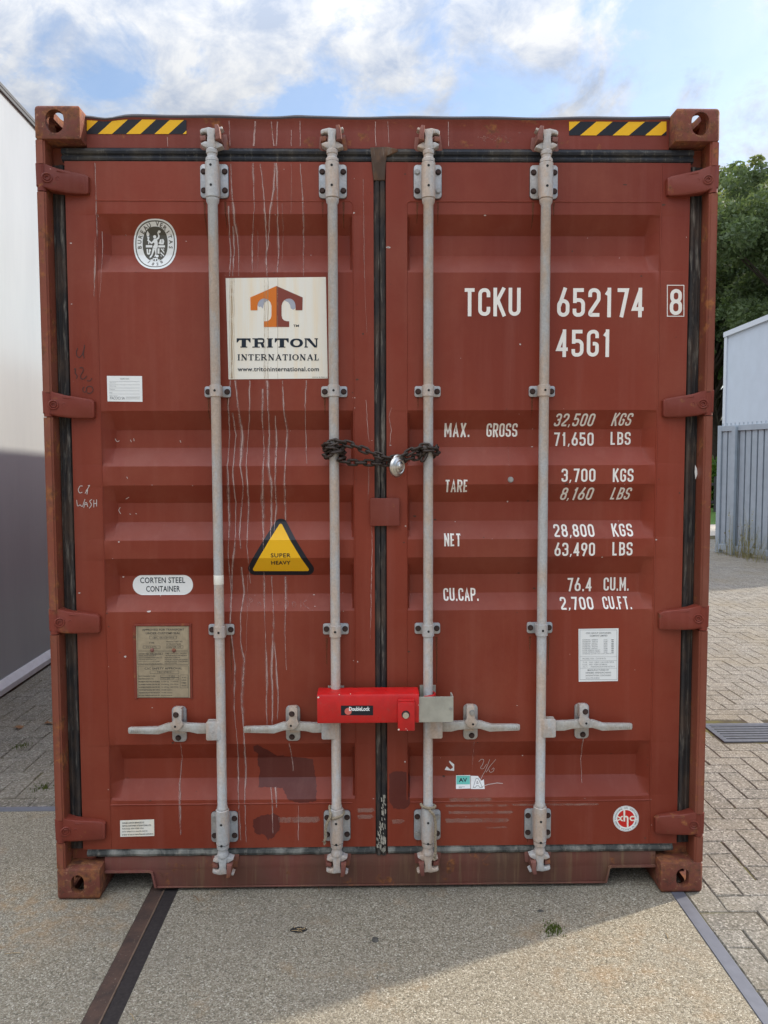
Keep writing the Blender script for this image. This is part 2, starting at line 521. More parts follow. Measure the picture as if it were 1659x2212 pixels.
def joint():
    n = NT('joint dirt and moss')
    a = n.noise(3.5, 6, 0.65)
    c = n.mix(n.ramp(a, [(0.48, 0.0), (0.66, 1.0)]), (0.060, 0.050, 0.036), (0.115, 0.105, 0.035))
    return n.fin(c, 0.95, 0.0, 0.1)
M['joint'] = joint()
def yard():
    n = NT('far yard')
    a = n.noise(1.2, 8, 0.65)
    c = n.mix(n.ramp(a, [(0.3, 0.0), (0.7, 1.0)]), (0.25, 0.225, 0.19), (0.33, 0.30, 0.26))
    return n.fin(c, 0.9, 0.0, 0.2)
M['yard'] = yard()
def rail():
    n = NT('rusty steel channel')
    a = n.noise(14, 8, 0.68)
    c = n.mix(n.ramp(a, [(0.35, 0.0), (0.65, 1.0)]), (0.042, 0.028, 0.023), (0.082, 0.047, 0.034))
    sp = n.ramp(n.noise(120, 3), [(0.66, 0.0), (0.72, 0.6)])
    c = n.mix(sp, c, (0.3, 0.26, 0.21))
    n.bump(n.noise(80, 5), 0.3, 0.003)
    return n.fin(c, 0.7, 0.1, 0.4)
M['rail'] = rail()
M['rail_dark'] = simple('dark bituminous steel', (0.030, 0.024, 0.023), 0.75, 0.1, 0.4, 0.5, 90)
M['rail_edge'] = simple('lit steel edge', (0.17, 0.115, 0.08), 0.6, 0.2, 0.5, 0.4, 30)  # light catching the channel's middle edge, painted as paler brown
M['strip'] = simple('blue grey steel strip', (0.125, 0.13, 0.155), 0.5, 0.2, 0.5, 0.15, 26)
M['grate'] = simple('cast iron grate', (0.10, 0.105, 0.125), 0.5, 0.4, 0.5, 0.3, 40)
def panel():
    n = NT('white micro-rib facade')
    wv = n.node('ShaderNodeTexWave', wave_type='BANDS', bands_direction='Y')
    wv.inputs['Scale'].default_value = 14
    n.t.links.new(n.co, wv.inputs['Vector'])
    a = n.noise(3, 4, 0.6, n.map((1, 1, 0.2)))
    c = n.mix(n.ramp(a, [(0.4, 0.0), (0.7, 1.0)]), (0.375, 0.40, 0.42), (0.345, 0.37, 0.39))
    n.bump(wv.outputs['Fac'], 0.06, 0.004)
    return n.fin(c, 0.22, 0.0, 0.6)
M['facade'] = panel()
M['alu'] = simple('aluminium trim', (0.72, 0.74, 0.78), 0.4, 0.3, 0.5, 0.08)
M['coping'] = simple('dark coping', (0.10, 0.105, 0.11), 0.5)
M['shed'] = simple('blue grey cladding', (0.46, 0.525, 0.61), 0.5, 0.0, 0.4, 0.06, 3)
M['shed_trim'] = simple('pale trim', (0.52, 0.57, 0.63), 0.5, 0.0, 0.4, 0.06)
M['fence'] = simple('blue grey fence steel', (0.32, 0.385, 0.44), 0.55, 0.1, 0.4, 0.12, 6)
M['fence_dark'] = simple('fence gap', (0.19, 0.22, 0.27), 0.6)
M['farwall'] = simple('beige plaster', (0.52, 0.48, 0.42), 0.9)
M['wood'] = simple('dark fence wood', (0.045, 0.042, 0.045), 0.8)
M['road'] = simple('pale gravel road', (0.42, 0.38, 0.33), 0.9, 0, 0.2, 0.2, 5)
M['grass'] = simple('grass', (0.075, 0.145, 0.03), 0.9, 0, 0.2, 0.4, 9)
M['bark'] = simple('bark', (0.045, 0.036, 0.028), 0.9, 0, 0.2, 0.4, 12)
M['moss'] = simple('moss', (0.085, 0.11, 0.02), 0.95, 0, 0.1, 0.4, 60)
M['weed'] = simple('dry weed', (0.26, 0.24, 0.10), 0.9, 0, 0.1, 0.35, 6)
M['leaf_dry'] = simple('dry leaf', (0.26, 0.135, 0.07), 0.8, 0, 0.2, 0.4, 50)
M['straw'] = simple('straw', (0.36, 0.26, 0.14), 0.9)
M['stone'] = simple('dark stone', (0.09, 0.085, 0.075), 0.9, 0, 0.2, 0.4, 60)
def leaves(name, a, b):
    n = NT(name)
    at_ = n.node('ShaderNodeAttribute', attribute_name='tone')
    c = n.mix(at_.outputs['Fac'], a, b)
    n.fin(c, 0.55, 0.0, 0.35)
    tr = n.node('ShaderNodeBsdfTranslucent')
    n.t.links.new(n.mix(0.5, c, (0.12, 0.17, 0.02)), tr.inputs['Color'])
    ms = n.node('ShaderNodeMixShader')
    ms.inputs[0].default_value = 0.45
    n.t.links.new(n.b.outputs[0], ms.inputs[1])
    n.t.links.new(tr.outputs[0], ms.inputs[2])
    n.t.links.new(ms.outputs[0], n.out.inputs['Surface'])
    return n.m
M['leaf_dark'] = leaves('dark foliage', (0.075, 0.115, 0.055), (0.165, 0.22, 0.105))
M['leaf_pale'] = leaves('pale foliage', (0.12, 0.155, 0.05), (0.25, 0.27, 0.11))
M['leaf_hedge'] = leaves('hedge foliage', (0.05, 0.12, 0.015), (0.11, 0.22, 0.03))

# ------------------------------------------------------------------ ground
g = newbm()
bmesh.ops.create_grid(g, x_segments=2, y_segments=2, size=300)
bmesh.ops.translate(g, verts=g.verts, vec=(0, 100, -0.045))
tag(link('ground', g, M['yard']), kind='structure')
g = newbm()
bmesh.ops.create_grid(g, x_segments=1, y_segments=1, size=1)
for v in g.verts:
    v.co = Vector((-2.9 + (v.co.x + 1) / 2 * 16, -4 + (v.co.y + 1) / 2 * 18.5, -0.0042))
tag(link('joint_bed', g, M['joint']), kind='structure')

g = newbm()
box(g, -0.781, 1.098, -9, 14.4, -0.03, 0.0)
tag(link('concrete_slab', g, M['concrete']), kind='structure')
g = newbm()
box(g, -8, -0.890, -9, 0.765, -0.03, 0.0)
tag(link('concrete_apron', g, M['concrete']), kind='structure')

g = newbm()                                            # weighbridge edge: an angle and a flat side by side
box(g, -0.889, -0.838, -9, 14.3, -0.03, -0.0006)
box(g, -0.832, -0.782, -9, 14.3, -0.03, -0.0016, mi=2)
box(g, -0.8375, -0.8325, -9, 14.3, -0.03, 0.0012, mi=1)
tag(link('steel_channel', g, [M['rail'], M['rail_edge'], M['rail_dark']]), kind='structure')
g = newbm()
box(g, 1.0985, 1.148, -9, 14.3, -0.03, 0.003, 0.002)
tag(link('steel_edge', g, M['strip']), kind='structure')
g = newbm()
box(g, -8, -0.890, 0.766, 0.812, -0.03, 0.003, 0.002)
tag(link('steel_threshold', g, M['strip']), kind='structure')

def herringbone(x0, x1, y0, y1, skip):
    L, Wd, gap, ch = 0.212, 0.106, 0.0016, 0.0035
    rects = []
    n = int(max(x1 - x0, y1 - y0) / Wd) + 6
    rnd = random.Random(3)
    for i in range(-n, n):
        for j in range(-n // 4 - 2, n // 4 + 2):
            # 90 degree herringbone: horizontal + vertical brick pairs stepping along the diagonal
            bx = i * Wd + j * 4 * Wd
            by = i * Wd
            for (rx, ry, w_, h_) in ((bx, by, L, Wd), (bx + L, by - Wd, Wd, L)):
                cx, cy = x0 + rx + w_ / 2, y0 + ry + h_ / 2
                if cx - w_ / 2 < x0 - .02 or cx + w_ / 2 > x1 or cy - h_ / 2 < y0 - .0 or cy + h_ / 2 > y1:
                    # trim the bricks at the border
                    ax0, ax1 = max(cx - w_ / 2, x0), min(cx + w_ / 2, x1)
                    ay0, ay1 = max(cy - h_ / 2, y0), min(cy + h_ / 2, y1)
                    if ax1 - ax0 < 0.03 or ay1 - ay0 < 0.03:
                        continue
                else:
                    ax0, ax1, ay0, ay1 = cx - w_ / 2, cx + w_ / 2, cy - h_ / 2, cy + h_ / 2
                if skip((ax0 + ax1) / 2, (ay0 + ay1) / 2):
                    continue
                rects.append((ax0 + gap, ax1 - gap, ay0 + gap, ay1 - gap))
    vs, fs, tone = [], [], []
    for (a, b, c, d) in rects:
        h = rnd.gauss(0, 0.0009)
        tx, ty = rnd.gauss(0, 0.004), rnd.gauss(0, 0.004)
        tn = min(1, max(0, rnd.gauss(0.5, 0.3)))
        k = len(vs)
        mx_, my_ = (a + b) / 2, (c + d) / 2
        jit = [(rnd.gauss(0, .0019), rnd.gauss(0, .0019)) for _ in range(4)]
        for q, (x, y) in enumerate(((a, c), (b, c), (b, d), (a, d))):
            vs.append((x + jit[q][0], y + jit[q][1], -0.03))
        for q, (x, y) in enumerate(((a, c), (b, c), (b, d), (a, d))):
            vs.append((x + jit[q][0], y + jit[q][1], -0.004 + h))
        for q, (x, y) in enumerate(((a + ch, c + ch), (b - ch, c + ch), (b - ch, d - ch), (a + ch, d - ch))):
            vs.append((x + jit[q][0], y + jit[q][1], h + (x - mx_) * tx + (y - my_) * ty))
        for lo, hi in ((0, 4), (4, 8)):
            for q in range(4):
                fs.append((k + lo + q, k + lo + (q + 1) % 4, k + hi + (q + 1) % 4, k + hi + q))
                tone.append(tn)
        fs.append((k + 8, k + 9, k + 10, k + 11))
        tone.append(tn)
    me = bpy.data.meshes.new('paving')
    me.from_pydata(vs, [], fs)
    a = me.attributes.new('tone', 'FLOAT', 'FACE')
    a.data.foreach_set('value', tone)
    me.materials.append(M['paver'])
    o = bpy.data.objects.new('paving', me)
    COL.objects.link(o)
    return tag(o, kind='structure')
GR = (2.02, 2.50, 1.60, 1.92)
herringbone(1.152, 8.6, -3.2, 13.6, lambda x, y: GR[0] - .05 < x < GR[1] + .05 and GR[2] - .05 < y < GR[3] + .05 or (x > 3.5 and y < 0.5) or x > 2.2 + 0.62 * max(0, y + 2))
herringbone(-2.74, -1.0, 0.816, 9.5, lambda x, y: False)

gr = empty('drain_grate', (2.26, 1.76, 0))
tag(gr, 'slotted cast iron drain grate set in the brick paving right of the container', 'drain grate')
b = newbm()
x0, x1, y0, y1 = GR
for (a, bb, c, d) in ((x0, x1, y0, y0 + .035), (x0, x1, y1 - .035, y1), (x0, x0 + .035, y0 + .036, y1 - .036), (x1 - .035, x1, y0 + .036, y1 - .036)):
    box(b, a, bb, c, d, -0.03, 0.004, 0.003)
link('frame', b, M['grate'], gr)
b = newbm()
ny = 6
for k in range(ny + 1):
    yy = y0 + .036 + (y1 - y0 - .072) * k / ny
    box(b, x0 + .036, x1 - .036, yy - .0135, yy + .0135, -0.028, 0.001, 0.003)
link('bars', b, M['grate'], gr)
b = newbm()
box(b, x0, x1, y0, y1, -0.10, -0.07)
link('sump', b, M['hole'], gr)

# ------------------------------------------------------------------ container geometry
YD, YH, GD = 0.055, 0.062, 0.046          # door face, header face, groove depth
ROD_Y = 0.012
root = empty('shipping_container', (0, 0, 0))
tag(root, 'rust red steel shipping container with closed double doors standing on the weighbridge slab', 'shipping container')
def zD(py, px=480, y=YD):
    return at(px, py, y).z
groove_px = [(462, 509, 552, 588), (887, 929, 967, 1007), (1048, 1086, 1127, 1167), (1206, 1243, 1283, 1321), (1607, 1637, 1680, 1728)]
GROOVES = []
for a, bq, c, d in groove_px:
    GROOVES.append((zD(a), at(480, bq, YD + GD).z, at(480, c, YD + GD).z, zD(d)))
PX_OUT, PX_IN = 1.030, 0.098                # panel weld lines, |x|
RAMP_O, RAMP_I = 0.042, 0.012
def groove(z):
    for z0, z1, z2, z3 in GROOVES:
        if z3 < z < z0:
            if z > z1:
                return (z0 - z) / (z0 - z1)
            if z < z2:
                return (z - z3) / (z2 - z3)
            return 1.0
    return 0.0
def depth(x, z):
    a = abs(x)
    if a > PX_OUT or a < PX_IN:
        return YD
    e = min(1.0, (PX_OUT - a) / RAMP_O, (a - PX_IN) / RAMP_I)
    return YD + GD * min(groove(z), e)
def surf(px, py):
    y = YD
    for _ in range(6):
        p = at(px, py, y)
        y = depth(p.x, p.z)
    return Vector((p.x, y, p.z))
ZBREAK = sorted({z for gq in GROOVES for z in gq})
XBREAK = [s * v for s in (-1, 1) for v in (PX_OUT, PX_OUT - RAMP_O, PX_IN + RAMP_I, PX_IN)]
def conform(bm, eps):
    """lay a flat bmesh (x, z) on the corrugated door; keeps per-vertex y as an extra offset"""
    zs = [v.co.z for v in bm.verts]
    xs = [v.co.x for v in bm.verts]
    if not zs:
        return bm
    for z in ZBREAK:
        if min(zs) < z < max(zs):
            bmesh.ops.bisect_plane(bm, geom=list(bm.verts) + list(bm.edges) + list(bm.faces), plane_co=(0, 0, z), plane_no=(0, 0, 1), dist=1e-7)
    for x in XBREAK:
        if min(xs) < x < max(xs):
            bmesh.ops.bisect_plane(bm, geom=list(bm.verts) + list(bm.edges) + list(bm.faces), plane_co=(x, 0, 0), plane_no=(1, 0, 0), dist=1e-7)
    for v in bm.verts:
        v.co.y = depth(v.co.x, v.co.z) - eps + v.co.y
    return bm
def face_front(bm):
    for f in bm.faces:
        f.normal_update()
        if f.normal.y > 0:
            f.normal_flip()

# ---- flat decal drawing: everything is made in (x, z) with y = layer offset (negative = towards viewer)
def poly(bm, pts, lay=0.0, mi=0):
    t = bmesh.new()
    f = t.faces.new([t.verts.new((x, lay, z)) for x, z in pts])
    f.normal_update()
    if len(pts) > 4:
        bmesh.ops.triangulate(t, faces=[f], ngon_method='EAR_CLIP')
    join(bm, t, mi)
def ribbon2(bm, pts, wd, closed=False, lay=0.0, mi=0, widths=None):
    if widths is None:
        cl2 = [pts[0]]
        for p in pts[1:]:
            if math.hypot(p[0] - cl2[-1][0], p[1] - cl2[-1][1]) > 1e-6:
                cl2.append(p)
        if closed and math.hypot(cl2[0][0] - cl2[-1][0], cl2[0][1] - cl2[-1][1]) < 1e-6:
            cl2.pop()
        pts = cl2
    n = len(pts)
    L, Rr = [], []
    for i in range(n):
        p = Vector(pts[i])
        a = Vector(pts[(i - 1) % n]) if (closed or i > 0) else None
        c = Vector(pts[(i + 1) % n]) if (closed or i < n - 1) else None
        d1 = (p - a).normalized() if a is not None else None
        d2 = (c - p).normalized() if c is not None else None
        d1 = d1 if d1 is not None else d2
        d2 = d2 if d2 is not None else d1
        t = (d1 + d2)
        t = t.normalized() if t.length > 1e-6 else d1
        nn = Vector((-t.y, t.x))
        k = max(0.45, nn.dot(Vector((-d1.y, d1.x))))
        ww = (widths[i] if widths else wd) / 2 / k
        L.append(bm.verts.new((p.x + nn.x * ww, lay, p.y + nn.y * ww)))
        Rr.append(bm.verts.new((p.x - nn.x * ww, lay, p.y - nn.y * ww)))
    for i in range(n if closed else n - 1):
        j = (i + 1) % n
        f = bm.faces.new((L[i], L[j], Rr[j], Rr[i]))
        f.material_index = mi
def fillet(pts, r, closed=False, n=6):
    out = []
    N = len(pts)
    for i in range(N):
        p = Vector(pts[i])
        if not closed and i in (0, N - 1):
            out.append(tuple(p))
            continue
        a, c = Vector(pts[(i - 1) % N]), Vector(pts[(i + 1) % N])
        d1, d2 = (a - p), (c - p)
        ang = d1.angle(d2)
        rr = min(r, d1.length * 0.5 * math.tan(ang / 2), d2.length * 0.5 * math.tan(ang / 2))
        if rr < 1e-5 or ang > 3.0:
            out.append(tuple(p))
            continue
        tl = rr / math.tan(ang / 2)
        p1, p2 = p + d1.normalized() * tl, p + d2.normalized() * tl
        cc = p + (d1.normalized() + d2.normalized()).normalized() * (rr / math.sin(ang / 2))
        a1 = math.atan2(p1.y - cc.y, p1.x - cc.x)
        a2 = math.atan2(p2.y - cc.y, p2.x - cc.x)
        da = (a2 - a1 + math.pi) % (2 * math.pi) - math.pi
        for k in range(n + 1):
            aa = a1 + da * k / n
            out.append((cc.x + rr * math.cos(aa), cc.y + rr * math.sin(aa)))
    return out

# ---- stencil lettering, one stroke list per glyph; (points, fillet?, closed?)
e = .095
x_ = .17
GLY = {
 'C': [([(1, .70), (1, 1), (0, 1), (0, 0), (1, 0), (1, .30)], 1, 0)],
 'G': [([(1, .72), (1, 1), (0, 1), (0, 0), (1, 0), (1, .48), (.5, .48)], 1, 0)],
 'U': [([(0, 1 + e), (0, 0), (1, 0), (1, 1 + e)], 1, 0)],
 'O': [([(0, 0), (1, 0), (1, 1), (0, 1)], 1, 1)],
 '0': [([(0, 0), (1, 0), (1, 1), (0, 1)], 1, 1)],
 'T': [([(-x_, 1), (1 + x_, 1)], 0, 0), ([(.5, 1), (.5, -e)], 0, 0)],
 'K': [([(0, -e), (0, 1 + e)], 0, 0), ([(1.05, 1 + e), (.0, .38)], 0, 0), ([(.33, .56), (1.1, -e)], 0, 0)],
 'M': [([(0, -e), (0, 1 + e)], 0, 0), ([(1, -e), (1, 1 + e)], 0, 0), ([(.0, 1.02), (.5, .28), (1, 1.02)], 0, 0)],
 'N': [([(0, -e), (0, 1 + e)], 0, 0), ([(1, -e), (1, 1 + e)], 0, 0), ([(.0, 1.0), (1, 0)], 0, 0)],
 'A': [([(-.05, -e), (.5, 1.0), (1.05, -e)], 0, 0), ([(.2, .27), (.8, .27)], 0, 0)],
 'X': [([(0, -e), (1, 1 + e)], 0, 0), ([(0, 1 + e), (1, -e)], 0, 0)],
 'R': [([(0, -e), (0, 1 + e)], 0, 0), ([(0, 1), (1, 1), (1, .47), (0, .47)], 1, 0), ([(.5, .47), (1.05, -e)], 0, 0)],
 'P': [([(0, -e), (0, 1 + e)], 0, 0), ([(0, 1), (1, 1), (1, .44), (0, .44)], 1, 0)],
 'B': [([(0, -e), (0, 1 + e)], 0, 0), ([(0, 1), (.95, 1), (.95, .52), (0, .52)], 1, 0), ([(0, .52), (1, .52), (1, 0), (0, 0)], 1, 0)],
 'S': [([(1, .74), (1, 1), (0, 1), (0, .52), (1, .48), (1, 0), (0, 0), (0, .26)], 1, 0)],
 'E': [([(0, -e), (0, 1 + e)], 0, 0), ([(0, 1), (1, 1)], 0, 0), ([(0, .5), (.85, .5)], 0, 0), ([(0, 0), (1, 0)], 0, 0)],
 'F': [([(0, -e), (0, 1 + e)], 0, 0), ([(0, 1), (1, 1)], 0, 0), ([(0, .5), (.85, .5)], 0, 0)],
 'L': [([(0, 1 + e), (0, 0), (1, 0)], 0, 0)],
 '1': [([(.62, -e), (.62, 1 + e)], 0, 0), ([(.12, .80), (.62, .98)], 0, 0)],
 '2': [([(0, .72), (0, 1), (1, 1), (1, .62), (.02, .10), (.02, 0), (1 + .1, 0)], 1, 0)],
 '3': [([(0, .76), (0, 1), (1, 1), (1, .52), (.35, .52)], 1, 0), ([(.35, .52), (1, .52), (1, 0), (0, 0), (0, .24)], 1, 0)],
 '4': [([(.74, -e), (.74, 1 + e)], 0, 0), ([(.74, 1.0), (0, .24), (1.15, .24)], 0, 0)],
 '5': [([(1.06, 1), (.04, 1), (.04, .48)], 0, 0), ([(.04, .60), (1, .60), (1, 0), (0, 0), (0, .25)], 1, 0)],
 '6': [([(0, 0), (1, 0), (1, .56), (0, .56)], 1, 1), ([(.02, .34), (.72, 1 + e)], 0, 0)],
 '9': [([(0, 1), (1, 1), (1, .44), (0, .44)], 1, 1), ([(.98, .66), (.28, -e)], 0, 0)],
 '7': [([(-.1, 1), (1, 1), (.38, -e)], 0, 0)],
 '8': [([(.04, .53), (.96, .53), (.96, 1), (.04, 1)], 1, 1), ([(0, 0), (1, 0), (1, .53), (0, .53)], 1, 1)],
}
GW = {'M': .66, '1': .42, 'L': .48, 'E': .5, 'F': .48, '.': .17, ',': .17, ' ': .5, 'T': .5}
def stencil(s, px0, py0, px1, py1, bm, slant=0.0, stroke=.150, gap=.17, mi=0, lay=0.0):
    """lettering filling the pixel box on the door"""
    xm, ym = (px0 + px1) / 2, (py0 + py1) / 2
    X0, X1 = surf(px0, ym).x, surf(px1, ym).x
    Z0, Z1 = surf(xm, py1).z, surf(xm, py0).z
    tot = sum(GW.get(c, .55) for c in s) + gap * (len(s) - 1) + slant
    H = Z1 - Z0
    kx = (X1 - X0) / tot
    u = 0.0
    for c in s:
        wd = GW.get(c, .55)
        lay_ = lay
        def T(p):
            xx, zz = p
            return (X0 + (u + stroke / 2 + xx * (wd - stroke) + slant * (zz * (1 - stroke) + stroke / 2)) * kx, Z0 + (stroke / 2 + zz * (1 - stroke)) * H)
        if c in '.,':
            a = stroke * 1.02
            pts = [(0, 0), (a, 0), (a, a), (0, a)] if c == '.' else [(-.02, -.08), (a * .45, -.06), (a * 1.05, a), (0.04, a)]
            poly(bm, [(X0 + (u + p[0]) * kx, Z0 + p[1] * H) for p in pts], lay_, mi)
        elif c != ' ':
            for pts, fl, cl_ in GLY[c]:
                q = [T(p) for p in pts]
                if fl:
                    q = fillet(q, (wd - stroke) / 2 * kx, bool(cl_), 7)
                ribbon2(bm, q, stroke * (kx + H) / 2 * 0.98, bool(cl_), lay_, mi)
                lay_ -= 0.00012
        u += wd + gap

# ---- typeset lettering from the built-in face, scaled into a pixel box
_tc = {}
def text_mesh(s, off=0.0, align='LEFT', spacing=1.0, line=1.0):
    c = bpy.data.curves.new('t', 'FONT')
    c.body = s
    c.offset = off
    c.align_x = align
    c.space_character = spacing
    c.space_line = line
    c.resolution_u = 3
    o = bpy.data.objects.new('t', c)
    COL.objects.link(o)
    bpy.context.view_layer.update()
    me = bpy.data.meshes.new_from_object(o.evaluated_get(bpy.context.evaluated_depsgraph_get()))
    bpy.data.objects.remove(o)
    bpy.data.curves.remove(c)
    t = bmesh.new()
    t.from_mesh(me)
    bpy.data.meshes.remove(me)
    return t
def boxmap(px0, py0, px1, py1, fy=None):
    xm, ym = (px0 + px1) / 2, (py0 + py1) / 2
    g_ = (lambda a, b_: surf(a, b_)) if fy is None else (lambda a, b_: at(a, b_, fy))
    return g_(px0, ym).x, g_(px1, ym).x, g_(xm, py1).z, g_(xm, py0).z
def typeset(s, px0, py0, px1, py1, bm, off=0.0, lay=0.0, mi=0, align='LEFT', spacing=1.0, line=1.0, fy=None, slope=0.0):
    t = text_mesh(s, off, align, spacing, line)
    if not t.verts:
        t.free()
        return
    xs = [v.co.x for v in t.verts]
    ys = [v.co.y for v in t.verts]
    X0, X1, Z0, Z1 = boxmap(px0, py0, px1, py1, fy)
    kx = (X1 - X0) / (max(xs) - min(xs))
    kz = (Z1 - Z0) / (max(ys) - min(ys))
    for v in t.verts:
        xx = (v.co.x - min(xs)) * kx
        v.co = Vector((X0 + xx, lay, Z0 + (v.co.y - min(ys)) * kz + slope * xx))
    join(bm, t, mi)
def px_poly(bm, pts, lay=0.0, mi=0, fy=None):
    g_ = surf if fy is None else (lambda a, b_: at(a, b_, fy))
    q = [g_(*p) for p in pts]
    poly(bm, [(p.x, p.z) for p in q], lay, mi)
def px_rect(bm, x0, y0, x1, y1, lay=0.0, mi=0, fy=None):
    px_poly(bm, [(x0, y0), (x1, y0), (x1, y1), (x0, y1)], lay, mi, fy)
def frame_lines(bm, x0, y0, x1, y1, t, lay=0.0, mi=0, fy=None):
    px_rect(bm, x0, y0, x1, y0 + t, lay, mi, fy)
    px_rect(bm, x0, y1 - t, x1, y1, lay, mi, fy)
    px_rect(bm, x0, y0 + t, x0 + t, y1 - t, lay, mi, fy)
    px_rect(bm, x1 - t, y0 + t, x1, y1 - t, lay, mi, fy)
def put(name, bm, mats, parent, eps, conf=True):
    """finish a decal: lay it on the door and link it"""
    bmesh.ops.remove_doubles(bm, verts=bm.verts, dist=1e-6)
    if conf:
        conform(bm, eps)
    face_front(bm)
    return link(name, bm, mats, parent)

# ------------------------------------------------------------------ corner castings
def eval_bool(base, cutters):
    ob = bpy.data.objects.new('tmp', base)
    COL.objects.link(ob)
    cs = []
    for c in cutters:
        co = bpy.data.objects.new('tmpc', c)
        COL.objects.link(co)
        md = ob.modifiers.new('b', 'BOOLEAN')
        md.operation = 'DIFFERENCE'
        md.object = co
        md.solver = 'EXACT'
        cs.append(co)
    bpy.context.view_layer.update()
    me = bpy.data.meshes.new_from_object(ob.evaluated_get(bpy.context.evaluated_depsgraph_get()))
    for o in [ob] + cs:
        bpy.data.objects.remove(o)
    return me
def bm_mesh(bm):
    bmesh.ops.recalc_face_normals(bm, faces=bm.faces)
    me = bpy.data.meshes.new('c')
    bm.to_mesh(me)
    bm.free()
    return me
def stadium(w_, h_, n=10, power=1.0):
    pts = []
    r = w_ / 2
    s = max(0, h_ / 2 - r)
    for k in range(n + 1):
        a = math.pi * k / n
        pts.append((r * math.cos(a), s + r * math.sin(a)))
    for k in range(n + 1):
        a = math.pi + math.pi * k / n
        pts.append((r * math.cos(a), -s + r * math.sin(a)))
    return pts
def slot(axis, c, w_, h_, ln):
    bm = newbm()
    pts = stadium(w_, h_)
    vs0, vs1 = [], []
    for (u, v) in pts:
        for lst, s in ((vs0, -ln / 2), (vs1, ln / 2)):
            if axis == 'y':
                p = (c[0] + u, c[1] + s, c[2] + v)
            elif axis == 'x':
                p = (c[0] + s, c[1] + u, c[2] + v)
            else:
                p = (c[0] + u, c[1] + v, c[2] + s)
            lst.append(bm.verts.new(p))
    n = len(pts)
    bm.faces.new(vs0)
    bm.faces.new(list(reversed(vs1)))
    for i in range(n):
        bm.faces.new((vs0[i], vs1[i], vs1[(i + 1) % n], vs0[(i + 1) % n]))
    return bm_mesh(bm)
def casting(top):
    # right-hand casting, outer corner at x = 1.219; z from 0
    bm = newbm()
    box(bm, 1.057, 1.219, 0.0, 0.178, 0.0, 0.118)
    sel = []
    for ed in bm.edges:
        a, c = ed.verts[0].co, ed.verts[1].co
        if a.x > 1.2 and c.x > 1.2 and (abs(a.x - c.x) < 1e-5):
            sel.append(ed)
        elif top and a.z > .1 and c.z > .1:
            sel.append(ed)
        elif (not top) and a.z < .01 and c.z < .01:
            sel.append(ed)
    bmesh.ops.bevel(bm, geom=list(set(sel)), offset=0.014, segments=4, affect='EDGES', profile=0.5)
    others = [ed for ed in bm.edges if ed.is_manifold and ed.calc_face_angle(0) > 0.9]
    bmesh.ops.bevel(bm, geom=others, offset=0.003, segments=2, affect='EDGES', profile=0.5)
    base = bm_mesh(bm)
    cut = newbm()
    box(cut, 1.086, 1.190, 0.028, 0.150, 0.026, 0.092)
    cx = 1.146 if top else 1.140
    cuts = [bm_mesh(cut),
            slot('y', (cx, 0.0, 0.061), 0.064, 0.082, 0.08) if top else slot('y', (cx, 0, 0.060), 0.048, 0.073, 0.08),
            slot('x', (1.219, 0.089, 0.060), 0.079, 0.0795, 0.08),
            slot('z', (1.138, 0.089, 0.118 if top else 0.0), 0.064, 0.122, 0.08)]
    return eval_bool(base, cuts)
for top in (True, False):
    me = casting(top)
    for s in (1, -1):
        for yback in (0, 1):
            bm = newbm()
            bm.from_mesh(me)
            for v in bm.verts:
                if s < 0:
                    v.co.x = -v.co.x
                if yback:
                    v.co.y = 12.192 - v.co.y
                v.co.z += 2.778 if top else 0.0
            if (s < 0) != bool(yback):
                bmesh.ops.reverse_faces(bm, faces=bm.faces)
            link('corner_casting', bm, M['rusty'], root, 40)

# ------------------------------------------------------------------ frame
ZDT, ZDB = 2.722, 0.168                                # door top and bottom
HINGE_PX = [(356, 413), (850, 900), (1320, 1370), (1773, 1820)]
HZ = [(at(95, a, 0.01).z, at(95, bq, 0.01).z) for a, bq in HINGE_PX]
for s in (-1, 1):
    bm = newbm()
    cuts = [2.778]
    for zt, zb in HZ:
        cuts += [zt + .003, zb - .003]
    cuts.append(0.118)
    for i in range(0, len(cuts), 2):
        z1, z0 = cuts[i], cuts[i + 1]
        xa, xb = sorted((s * 1.2185, s * 1.186))
        t = newbm()
        prism(t, [(xa, z0), (xb, z0), (xb, z1), (xa, z1)], 0.003, 0.070, 0.0)
        bmesh.ops.bevel(t, geom=[ed for ed in t.edges if abs(ed.verts[0].co.z - ed.verts[1].co.z) > .01], offset=0.006, segments=3, affect='EDGES')
        join(bm, t)
    # inner post: web behind the hinge gaps and the jamb
    xa, xb = sorted((s * 1.216, s * 1.187))
    box(bm, xa, xb, 0.0705, 0.178, 0.119, 2.777)
    xa, xb = sorted((s * 1.1865, s * 1.10))
    box(bm, xa, xb, 0.084, 0.178, 0.119, 2.777)
    xa, xb = sorted((s * 1.212, s * 1.1895))
    for zt, zb in HZ:
        box(bm, xa, xb, 0.020, 0.0702, zb - .003, zt + .003)
    link('corner_post', bm, M['paint_post'], root, 40)

